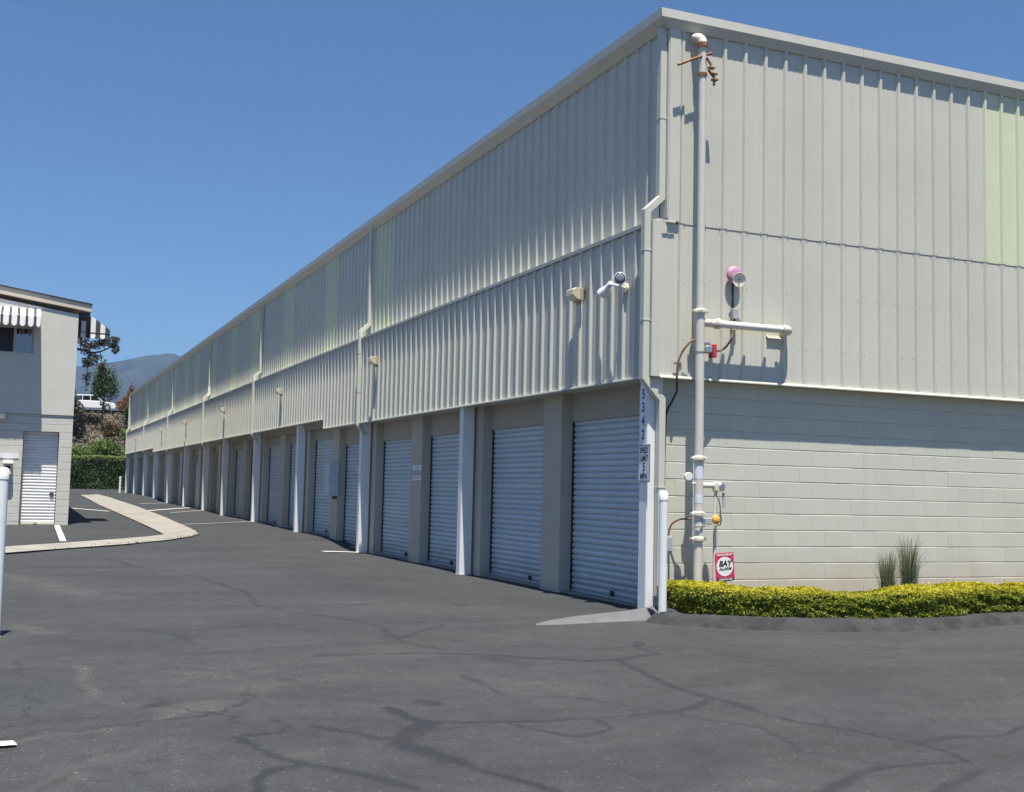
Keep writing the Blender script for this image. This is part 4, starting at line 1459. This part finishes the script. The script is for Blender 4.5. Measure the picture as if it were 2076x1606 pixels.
# (the doorway is a recess: the core is set behind it)
bpy.data.objects.remove([o for o in LB.children if o.name.startswith('lower_core')][0])
obj('lower_core', MB().box(-17, dx0, LY + .03, 40, -.1, 3.19), 'mortar', LB)
obj('lower_core', MB().box(dx1, LX - .021, LY + .03, 40, -.1, 3.19), 'mortar', LB)
obj('lower_core', MB().box(dx0, dx1, LY + .03, 40, dzt + .1, 3.19), 'mortar', LB)
ld = obj('roll_up_door', MB().box(dx0, dx1, LY + .30, LY + .33, LBZ - .05, dzt + .12), 'dark', LB)
obj('head_jamb', MB().box(dx0, dx1, LY + .005, LY + .3, dzt, dzt + .14), 'lbblock', LB)
pr = []
for j in range(31):
    pr += [(LY + .275 + a, LBZ + .05 + j * .0828 + b_) for a, b_ in slat_profile()]
n = len(pr)
vs = [(dx0 + .015, a, b_) for a, b_ in pr] + [(dx1 - .015, a, b_) for a, b_ in pr]
obj('curtain', MB().add(vs, [(q, q + 1, q + 1 + n, q + n) for q in range(n - 1)]), 'white', ld)
obj('bottom_bar', MB().box(dx0 + .01, dx1 - .01, LY + .23, LY + .27, LBZ + .01, LBZ + .05), 'cream', ld)
obj('latch', MB().box(-5.99, -5.88, LY + .22, LY + .26, 1.03, 1.08), 'dark', ld)
obj('padlock', MB().box(-5.93, -5.90, LY + .22, LY + .25, .96, 1.03), 'dark', ld)
obj('floor_lock', MB().box(-6.36, -6.27, LY + .2, LY + .26, LBZ + .02, LBZ + .08), 'lens', ld, bevel=.008)
# window
wi = obj('window', MB().box(wx0, wx1, LY + .19, LY + .20, wz0, wz1), 'black', LB)
fr = MB()
fr.box(wx0, wx1, LY + .12, LY + .16, wz0, wz0 + .035).box(wx0, wx1, LY + .12, LY + .16, wz1 - .035, wz1)
fr.box(wx1 - .05, wx1, LY + .12, LY + .16, wz0 + .036, wz1 - .036).box(-7.11, -7.045, LY + .12, LY + .16, wz0 + .036, wz1 - .036)
obj('window_frame', fr, 'frame', wi)
obj('pane', MB().box(-7.044, wx1 - .051, LY + .135, LY + .145, wz0 + .036, wz1 - .036), 'glass', wi)
obj('sill', MB().box(wx0, wx1 + .03, LY - .05, LY + .1, wz0 - .045, wz0 - .002), 'stucco', wi)


def awning(x0, x1, ywall, proj, ztop_, zval, zbot, stripes, lab_frame):
    """striped fabric awning on a wall facing -y; returns parts"""
    w = (x1 - x0) / stripes
    xs_ = [x0]
    for k in range(stripes):
        xs_.append(xs_[-1] + 2 * w * (.66 if k % 2 == 0 else .34))
    aw = obj('awning', MB().tube([(x0, ywall - proj + .02, zval), (x1, ywall - proj + .02, zval)], .012, 8), 'frame', LB)
    for k in range(stripes):
        a, b_ = xs_[k], min(xs_[k + 1], x1)
        m_ = 'awn_white' if k % 2 == 0 else 'awn_dark'
        mb_ = MB()
        P_ = [(ywall - .005, ztop_), (ywall - proj * .55, ztop_ - (ztop_ - zval) * .42), (ywall - proj, zval)]
        vs_ = []
        for (yy, zz_) in P_:
            vs_ += [(a, yy, zz_), (b_, yy, zz_)]
        mb_.add(vs_, [(0, 1, 3, 2), (2, 3, 5, 4)])
        # scalloped valance
        vs_, fs_2 = [], []
        for s in range(7):
            t_ = s / 6
            xx_ = a + (b_ - a) * t_
            vs_ += [(xx_, ywall - proj, zval), (xx_, ywall - proj - .01, zbot + .06 - .06 * math.sin(math.pi * t_))]
        for s in range(6):
            fs_2.append((2 * s, 2 * s + 1, 2 * s + 3, 2 * s + 2))
        mb_.add(vs_, fs_2)
        st = obj('stripe', mb_, m_, aw)
    for xx_ in (x0, x1):
        tri = [(ywall - .005, ztop_), (ywall - proj * .55, ztop_ - (ztop_ - zval) * .42), (ywall - proj, zval), (ywall - proj, zbot + .05), (ywall - .005, zbot + .05)]
        obj('end_cloth', MB().prism(tri, xx_ - .004, xx_ + .004, 'x'), 'awn_white', aw)
    return aw


awning(-8.4, -6.47, LY - .03, .83, 6.06, 5.76, 5.47, 19, 'frame')
# awning on the side wall, facing +x, seen from its end
aw = obj('awning', MB().tube([(LX + .9, 23.3, 5.78), (LX + .9, 25.3, 5.78)], .012, 8), 'frame', LB)
for k in range(12):
    a, b_ = 23.3 + k * 2 / 12, 23.3 + (k + 1) * 2 / 12
    mb_ = MB().add([(LX, a, 6.25), (LX, b_, 6.25), (LX + .45, a, 6.12), (LX + .45, b_, 6.12), (LX + .92, a, 5.78), (LX + .92, b_, 5.78), (LX + .93, a, 5.53), (LX + .93, b_, 5.53)],
                   [(0, 1, 3, 2), (2, 3, 5, 4), (4, 5, 7, 6)])
    obj('stripe', mb_, 'awn_white' if k % 2 else 'awn_dark', aw)
# striped end cloth with a scalloped lower edge
ncol = 7
def awz(u_):
    return np.interp(u_, [0, .45, .92], [6.25, 6.12, 5.78])
for k in range(ncol):
    a, b_ = .92 * k / ncol, .92 * (k + 1) / ncol
    vs, fs = [], []
    for s in range(7):
        u_ = a + (b_ - a) * s / 6
        zb = 5.50 + .05 - .05 * math.sin(math.pi * s / 6)
        vs += [(LX + u_, 23.295, float(awz(u_))), (LX + u_, 23.295, 5.66), (LX + u_, 23.285, zb)]
    for s in range(6):
        fs += [(3 * s, 3 * s + 1, 3 * s + 4, 3 * s + 3), (3 * s + 1, 3 * s + 2, 3 * s + 5, 3 * s + 4)]
    obj('stripe', MB().add(vs, fs), 'awn_dark' if k % 2 == 0 else 'awn_white', aw)
obj('awning_rail', MB().tube([(LX, 23.29, 5.67), (LX + .92, 23.29, 5.67)], .009, 8), 'awn_dark', aw)
# roof with tan fascia boards
rf = MB()
rp = [(LX + .32, 6.09), (LX + .32, 6.285), (-11.5, 6.285 + (LX + .32 + 11.5) * .14), (-17.5, 6.285 + (LX + .32 + 11.5) * .14 - .84), (-17.5, 6.285 + (LX + .32 + 11.5) * .14 - 1.03), (-11.5, 6.09 + (LX + .32 + 11.5) * .14)]
ro = obj('roof', MB().prism([(p[0], p[1] + .001) for p in rp], LY - .10, 40.3, 'y'), 'fascia', LB)
obj('roofing', MB().prism([(LX + .345, 6.292), (LX + .345, 6.315), (-11.5, 6.318 + (LX + .32 + 11.5) * .14), (-11.5, 6.29 + (LX + .32 + 11.5) * .14)], LY - .135, 40.35, 'y'), 'shingle', ro)
obj('rafter_tail', MB().box(LX + .003, LX + .30, LY + .1, LY + .2, 5.86, 6.085), 'awn_dark', ro)

# wall things on the left building
wl = thing('wall_lamp', 'cream wall lamp on the left building, cut by the picture edge', 'wall lamp', (-7.3, LY - .1, 3.03))
obj('lamp_body', MB().box(-7.42, -7.205, LY - .16, LY - .033, 3.05, 3.175), 'cream', wl, bevel=.015)
obj('diffuser', MB().box(-7.41, -7.215, LY - .15, LY - .045, 3.02, 3.0495), 'lens', wl)
sg = thing('door_sign', 'white strip sign beside the small roll-up door', 'sign', (-7.05, LY - .01, 1.98))
obj('plate', MB().box(-7.45, -6.815, LY - .016, LY - .004, 1.99, 2.125), 'signwhite', sg)
mk = MB()
for q in range(8):
    a = -7.40 + q * .07
    mk.box(a, a + .045, LY - .0175, LY - .0162, 2.03, 2.085 + .01 * (q % 2))
obj('markings', mk, 'tape', sg)
mbx = thing('drop_box', 'small cream box with a dark slot on the block wall', 'mailbox', (-7.07, LY - .1, 1.5))
obj('hood', MB().prism([(LY - .004, 1.92), (LY - .26, 1.86), (LY - .26, 1.84), (LY - .004, 1.87)], -7.19, -6.955, 'x'), 'cream', mbx)
obj('box_body', MB().box(-7.17, -6.975, LY - .2, LY - .004, 1.55, 1.835), 'lbblock', mbx, bevel=.01)
obj('slot', MB().box(-7.13, -7.01, LY - .205, LY - .2005, 1.72, 1.78), 'dark', mbx)

# ------------------------------------------------------------------ BACKGROUND
MT['laurel'] = foliage('laurel_leaf', [(.035, .07, .015), (.05, .09, .02), (.08, .12, .025), (.03, .055, .012)], transl=.2, bright=((.22, .26, .07), 3.25, 3.75, .8))
MT['leaf_green'] = foliage('green_tree_leaf', [(.04, .085, .02), (.07, .13, .025), (.10, .17, .035), (.03, .06, .015)], transl=.25)
MT['leaf_lime'] = foliage('light_shrub_leaf', [(.09, .15, .03), (.13, .20, .04), (.17, .23, .06), (.07, .12, .03)], transl=.25)
MT['leaf_dark'] = foliage('dark_shrub_leaf', [(.03, .04, .02), (.05, .055, .03), (.07, .06, .04), (.025, .03, .015)], transl=.15)
MT['leaf_euc'] = foliage('eucalyptus_leaf', [(.05, .06, .04), (.08, .085, .06), (.11, .10, .075), (.06, .055, .045)], transl=.15)
MT['leaf_red'] = foliage('reddish_leaf', [(.20, .06, .03), (.14, .08, .03), (.09, .09, .03), (.25, .09, .04)], transl=.2)
MT['leaf_rust'] = foliage('rusty_leaf', [(.14, .10, .04), (.10, .09, .035), (.17, .10, .05)], transl=.2)
MT['leaf_brown'] = foliage('dry_brush_leaf', [(.12, .10, .075), (.15, .125, .095), (.09, .08, .055), (.10, .105, .06)], transl=.1)

# far clipped hedge closing the lane
hg = thing('hedge', 'tall dark green clipped hedge across the far end of the lane', 'hedge', (0, 93.5, .7))
n = 46000
px = RNG.uniform(-9, 13, n)
face = RNG.random(n) < .7
py = np.where(face, 93.1 + .12 * RNG.normal(size=n), RNG.uniform(93.0, 94.8, n))
topz = 3.45 + .10 * vnoise(px, px * 0, .9, 41) + .06 * vnoise(px, px * 0, 3, 42)
pz = np.where(face, RNG.uniform(.7, 1, n) * 0 + .72 + (topz - .72) * RNG.random(n), topz + .05 * RNG.normal(size=n))
py += .25 * vnoise(px, pz, 1.1, 43) + .18 * vnoise(px, pz, 2.8, 44)
P = np.stack([px, py, pz], -1)
nmv = np.where(face[:, None], np.array([[0, -1., .25]]), np.array([[0, -.2, 1.]]))
f_ = obj('foliage', leaf_mesh('foliage', P, .065, normals_=nmv, aspect=.5), 'laurel', hg)
f_['kind'] = 'stuff'
obj('dark_core', MB().box(-9, 13, 93.3, 94.7, .6, 3.3), 'hedge_core', hg)  # added dark box filling the far hedge behind its leaves

# slope behind the hedge up to a road
def slope_z(x_, y_):
    base = np.interp(y_, [94, 97, 104, 118, 127, 128.5, 137, 160], [.5, 1.4, 3.2, 6.6, 9.0, 9.2, 9.25, 8.5])
    return base + .35 * vnoise(x_, y_, .3, 51) + .15 * vnoise(x_, y_, 1.1, 52) * (np.asarray(y_) < 127)
gx_, gy_ = np.arange(-60, 90, 1.2), np.concatenate([np.arange(94.9, 128, .9), np.arange(128, 165, 3.)])
XX, YY = np.meshgrid(gx_, gy_)
ZZ = slope_z(XX, YY)
cc = np.stack([XX, YY, ZZ], -1).reshape(-1, 3)
q = (np.arange(len(gy_) - 1)[:, None] * len(gx_) + np.arange(len(gx_) - 1)[None]).reshape(-1)
struct(obj('hillside', np_mesh('hillside', cc, np.stack([q, q + 1, q + len(gx_) + 1, q + len(gx_)], -1)), 'brush'))
MT['roadside'] = paint('pale_gravel_road', (.46, .40, .32), rough=.95, var=.1, scale=1, bump=.5, bscale=8)
rd = MB()
vs, fs = [], []
for i, x_ in enumerate(np.arange(-60, 90, 3.)):
    vs += [(x_, 127.6, 9.42), (x_, 137, 9.50)]
for i in range(len(vs) // 2 - 1):
    fs.append((2 * i, 2 * i + 2, 2 * i + 3, 2 * i + 1))
struct(obj('road', MB().add(vs, fs), 'roadside'))


def blob_pts(c, r_, n, lumps=9, hollow=.35, squash=1.0, seed=0):
    rng = np.random.default_rng(seed)
    out = []
    cen = rng.normal(size=(lumps, 3))
    cen /= np.linalg.norm(cen, axis=1)[:, None]
    cen *= rng.uniform(.25, .72, (lumps, 1))
    rad = rng.uniform(.28, .5, lumps)
    k = rng.choice(lumps, n, p=rad ** 2 / (rad ** 2).sum())
    d = rng.normal(size=(n, 3))
    d /= np.linalg.norm(d, axis=1)[:, None]
    rr_ = rad[k] * (hollow + (1 - hollow) * rng.random(n) ** .5)
    p = cen[k] + d * rr_[:, None]
    return np.asarray(c) + p * np.asarray(r_), d


def shrub(name, label, cat, c, r_, n, size, mat, seed, group=None, lumps=9, trunk=None, bark='bark'):
    z0 = float(slope_z(c[0], c[1])) if c[1] > 95 else .7
    t = thing(name, label, cat, (c[0], c[1], z0 - .05), group)
    P_, d = blob_pts(c, r_, n, lumps=lumps, seed=seed)
    f1 = obj('crown', leaf_mesh('crown', P_, size, normals_=d * .6, aspect=.5, up=.2), mat, t)
    tr_ = MB()
    zc = c[2]
    top = zc + r_[2] * .3
    base = (c[0] + (trunk or 0), c[1], z0 - .05)
    rad = max(.04, r_[2] * .045)
    tr_.tube([base, ((base[0] + c[0]) / 2 + .1, c[1] + .05, (base[2] + zc) / 2), (c[0], c[1], top)], [rad, rad * .7, rad * .25], 8)
    rng = np.random.default_rng(seed + 100)
    for q_ in range(7):
        a = rng.uniform(0, 6.28)
        s = rng.uniform(.3, .85)
        st = (base[0] + (c[0] - base[0]) * s, c[1], base[2] + (top - base[2]) * s)
        e_ = (c[0] + math.cos(a) * r_[0] * .7, c[1] + math.sin(a) * r_[1] * .7, min(zc + r_[2] * .6, st[2] + r_[2] * rng.uniform(.2, .7)))
        tr_.tube([st, tuple((u_ + v_) / 2 + .05 for u_, v_ in zip(st, e_)), e_], [rad * .45, rad * .3, rad * .1], 6)
    obj('trunk', tr_, bark, t)
    return t


shrub('leafy_tree', 'slim green tree on the slope in front of the parked SUV', 'tree', (1.55, 118, 11.6), (1.55, 1.5, 2.9), 3600, .12, 'leaf_green', 3, lumps=26, trunk=-.3)
shrub('shrub', 'dark brown-green bush beside the left building, below the parked SUV', 'shrub', (-1.9, 116, 9.9), (1.2, 1.2, 2.6), 2200, .12, 'leaf_dark', 5)
shrub('shrub', 'low dark bush at the foot of the brown slope by the left building', 'shrub', (-1.3, 112, 7.2), (1.5, 1.2, 2.0), 2000, .12, 'leaf_dark', 6)
shrub('shrub', 'bright green bush just above the far hedge', 'shrub', (1.0, 100, 4.3), (2.6, 1.5, 1.7), 4600, .11, 'leaf_lime', 7, lumps=12)
shrub('shrub', 'green bush beside the far corner of the storage building', 'shrub', (3.6, 103, 5.2), (1.7, 1.5, 2.0), 2800, .12, 'leaf_lime', 8, lumps=12)
shrub('shrub', 'olive bush on the slope right of the parked SUV', 'shrub', (4.6, 119, 8.6), (1.9, 1.6, 2.1), 2600, .13, 'leaf_green', 9, lumps=10)
shrub('shrub', 'grey-green bush low on the slope at the left building corner', 'shrub', (-2.3, 98, 3.0), (1.2, 1.2, 1.4), 1800, .11, 'leaf_rust', 10)
shrub('shrub', 'reddish bush behind the bonnet of the parked SUV', 'shrub', (5.2, 133, 10.6), (1.8, 1.5, 1.3), 1500, .13, 'leaf_red', 11)
shrub('conifer', 'thin rust-coloured conifer behind the far roof corner', 'tree', (5.3, 131, 11.3), (.5, .5, 2.3), 900, .12, 'leaf_red', 12, lumps=14)
shrub('leafy_tree', 'orange-tinged treetop showing above the far eave', 'tree', (8.1, 132, 12.4), (1.3, 1.3, 2.3), 1200, .13, 'leaf_rust', 13, lumps=14)
shrub('shrub', 'light green bush above the far hedge beside the left building', 'shrub', (-1.4, 98.5, 3.7), (1.6, 1.2, 1.4), 2600, .11, 'leaf_lime', 21, lumps=12)
shrub('shrub', 'tall green bush beyond the far end wall of the storage building', 'shrub', (4.9, 108, 6.6), (1.8, 1.5, 3.0), 3400, .13, 'leaf_green', 22, lumps=14)
shrub('shrub', 'dull green bush low on the brown slope under the slim tree', 'shrub', (2.2, 112, 6.5), (1.5, 1.2, 1.0), 1700, .12, 'leaf_rust', 23, lumps=10)
shrub('shrub', 'dark bush at the road edge under the parked SUV', 'shrub', (.2, 122, 7.9), (2.2, 1.2, .8), 1900, .13, 'leaf_dark', 24, lumps=12)
# dry brush tufts on the slope: uncountable ground cover
n = 15000
bx, by = RNG.uniform(-8, 14, n), RNG.uniform(96, 127, n)
cl_ = vnoise(bx, by, .5, 61)
kp = cl_ > -.3
bx, by = bx[kp], by[kp]
P = np.stack([bx, by, slope_z(bx, by) + RNG.uniform(.0, .45, len(bx))], -1)
o = obj('dry_brush', leaf_mesh('dry_brush', P, .17, aspect=.35, up=.3), 'leaf_brown')
o['kind'] = 'stuff'
tag(o, 'grey-brown dry brush covering the slope above the far hedge', 'brush')

# eucalyptus whose limb reaches past the awning
eu = thing('eucalyptus_tree', 'grey-leaved eucalyptus whose drooping limb reaches past the side awning', 'tree', (-8.5, 60, .5))
tr_ = MB()
tr_.tube([(-8.5, 60, .4), (-8.2, 60, 4), (-7.2, 60, 7.5), (-6.6, 60, 10)], [.32, .26, .2, .1], 10)
limb = smooth_path([(-7.4, 60, 7.0), (-5.5, 60, 8.6), (-4.0, 60.1, 9.05), (-2.9, 60.1, 8.9), (-1.9, 60, 9.35)], 4)
tr_.tube(limb, [.14 - .11 * i / (len(limb) - 1) for i in range(len(limb))], 8)
cl = []
for (x_, z_, r1, r2, nn_) in ((-2.0, 9.55, .42, .32, 420), (-2.6, 9.35, .5, .3, 420), (-1.75, 9.2, .28, .25, 200), (-3.3, 9.2, .5, .35, 380), (-2.9, 8.5, .38, .28, 260), (-3.4, 8.2, .4, .35, 260),
                              (-2.45, 8.15, .25, .5, 160), (-2.5, 7.5, .22, .5, 140), (-3.7, 9.9, .55, .4, 380), (-2.5, 10.0, .4, .3, 260), (-4.6, 9.6, .8, .7, 700), (-6.2, 9.2, 1.5, 1.1, 1500), (-4.6, 8.1, .6, .5, 300), (-7.8, 8.8, 1.5, 1.0, 900),
                              (-3.3, 7.3, .25, .5, 120)):
    P_, d = blob_pts((x_, 60, z_), (r1 * 1.5, r1 * 1.5, r2 * 1.5), nn_, lumps=6, seed=int(abs(x_ * 31 + z_ * 17)))
    cl.append(P_)
    near = min(limb, key=lambda p: (p.x - x_) ** 2 + (p.z - z_) ** 2)
    if x_ > -5:
        tr_.tube([tuple(near), ((near.x + x_) / 2, 60, (near.z + z_) / 2 + .1), (x_, 60, z_)], [.035, .025, .012], 6)
obj('crown', leaf_mesh('crown', np.concatenate(cl), .09, aspect=.35), 'leaf_euc', eu)
obj('trunk', tr_, 'bark', eu)

# parked SUV on the road above
cv = thing('parked_suv', 'silver-white SUV parked on the road above the slope', 'car', (1.0, 130.3, 9.45))
CX, CY, CZ = 1.15, 130.3, 9.45     # nose towards +x
body = [(-2.35, .42), (-2.42, .75), (-2.38, 1.02), (-2.25, 1.10), (1.05, 1.08), (1.95, .98), (2.32, .86), (2.42, .62), (2.38, .38), (1.9, .30), (-1.9, .30)]
obj('body', MB().prism([(CX + a, CZ + b_) for a, b_ in body], CY - .92, CY + .92, 'y'), 'carpaint', cv, bevel=.06)
cab = [(-2.25, 1.09), (-2.12, 1.66), (-1.95, 1.76), (.0, 1.78), (.28, 1.70), (1.02, 1.09)]
obj('cabin', MB().prism([(CX + a, CZ + b_) for a, b_ in cab], CY - .80, CY + .80, 'y'), 'carpaint', cv, bevel=.05)
for wp in ([(-2.05, 1.14), (-1.93, 1.62), (-1.28, 1.65), (-1.28, 1.14)], [(-1.18, 1.14), (-1.18, 1.65), (-.42, 1.66), (-.42, 1.14)], [(-.32, 1.14), (-.32, 1.66), (.12, 1.64), (.72, 1.14)]):
    obj('side_window', MB().prism([(CX + a, CZ + b_) for a, b_ in wp], CY - .815, CY - .80, 'y'), 'glass', cv)
obj('windscreen', MB().add([(CX + .34, CY - .7, CZ + 1.69), (CX + .34, CY + .7, CZ + 1.69), (CX + 1.03, CY + .72, CZ + 1.12), (CX + 1.03, CY - .72, CZ + 1.12)], [(0, 1, 2, 3)]), 'glass', cv)
for a in (-1.45, 1.5):
    for s in (-1, 1):
        w_ = obj('wheel', MB().lathe([(.2, -.1), (.36, -.1), (.385, -.06), (.385, .08), (.34, .1)], (CX + a, CY + s * .86, CZ + .38), (0, s, 0), 22), 'tyre', cv, smooth=True)
        obj('rim', MB().lathe([(.22, .095), (.21, .108), (.05, .112)], (CX + a, CY + s * .86, CZ + .38), (0, s, 0), 18), 'steel', w_, smooth=True)
obj('lower_trim', MB().box(CX - 2.3, CX + 2.3, CY - .935, CY + .935, CZ + .28, CZ + .42), 'greybox', cv, bevel=.02)
for s in (-1, 1):
    obj('headlight', MB().box(CX + 2.22, CX + 2.40, CY + s * .75 - .14, CY + s * .75 + .14, CZ + .68, CZ + .84), 'glass', cv, bevel=.02)
    obj('mirror', MB().box(CX + .62, CX + .76, CY + s * 1.0 - .08, CY + s * 1.0 + .08, CZ + 1.12, CZ + 1.27), 'carpaint', cv, bevel=.02)
obj('roof_rack', MB().tube([(CX - 1.8, CY - .62, CZ + 1.83), (CX - .1, CY - .62, CZ + 1.84)], .02, 6), 'dark', cv)

# mountain
MT['chaparral'] = paint('chaparral', (.028, .033, .024), rough=.95, var=.6, scale=.012, bump=1.0, bscale=.05)
mx_ = np.arange(-1900, 3200, 22.)
my_ = np.arange(2300, 4700, 40.)
XX, YY = np.meshgrid(mx_, my_)
ridge = np.interp(XX, [-1900, -900, -200, 110, 218, 283, 334, 384, 410, 429, 475, 560, 800, 1500, 3200], [240, 300, 305, 322, 338, 357, 372, 380, 380, 372, 352, 330, 300, 330, 240])
prof_ = np.interp(YY, [2300, 2700, 3100, 3480, 3560, 4000, 4700], [0, .28, .62, .99, 1.0, .8, .4])
spur = 60 * np.sin(XX / 85. + .0012 * YY) * np.clip((3450 - YY) / 900, 0, 1) + 90 * vnoise(XX, YY, .006, 71) * np.clip((3500 - YY) / 500, 0, 1) + 30 * vnoise(XX, YY, .02, 72) * np.clip((3500 - YY) / 300, .1, 1)
ZZ = ridge * prof_ + spur * np.clip((YY - 2300) / 300, 0, 1) + 5 * vnoise(XX, YY, .03, 73) - 2
cc = np.stack([XX, YY, ZZ], -1).reshape(-1, 3)
q = (np.arange(len(my_) - 1)[:, None] * len(mx_) + np.arange(len(mx_) - 1)[None]).reshape(-1)
mo = obj('mountain', np_mesh('mountain', cc, np.stack([q, q + 1, q + len(mx_) + 1, q + len(mx_)], -1)), 'chaparral')
struct(mo)

# air between here and the mountain
hz = obj('haze', MB().box(-9100, 9100, -9100, 9100, -1.6, 402), None)
hm = bpy.data.materials.new('haze_air')
hm.use_nodes = True
nt = hm.node_tree
nt.nodes.clear()
pv = nt.nodes.new("ShaderNodeVolumePrincipled")
pv.inputs['Color'].default_value = (.27, .53, 1.0, 1)
pv.inputs['Density'].default_value = 1.25e-4
pv.inputs['Anisotropy'].default_value = 0.2
oo = nt.nodes.new("ShaderNodeOutputMaterial")
nt.links.new(pv.outputs[0], oo.inputs['Volume'])
hz.data.materials.append(hm)
hz['kind'] = 'stuff'
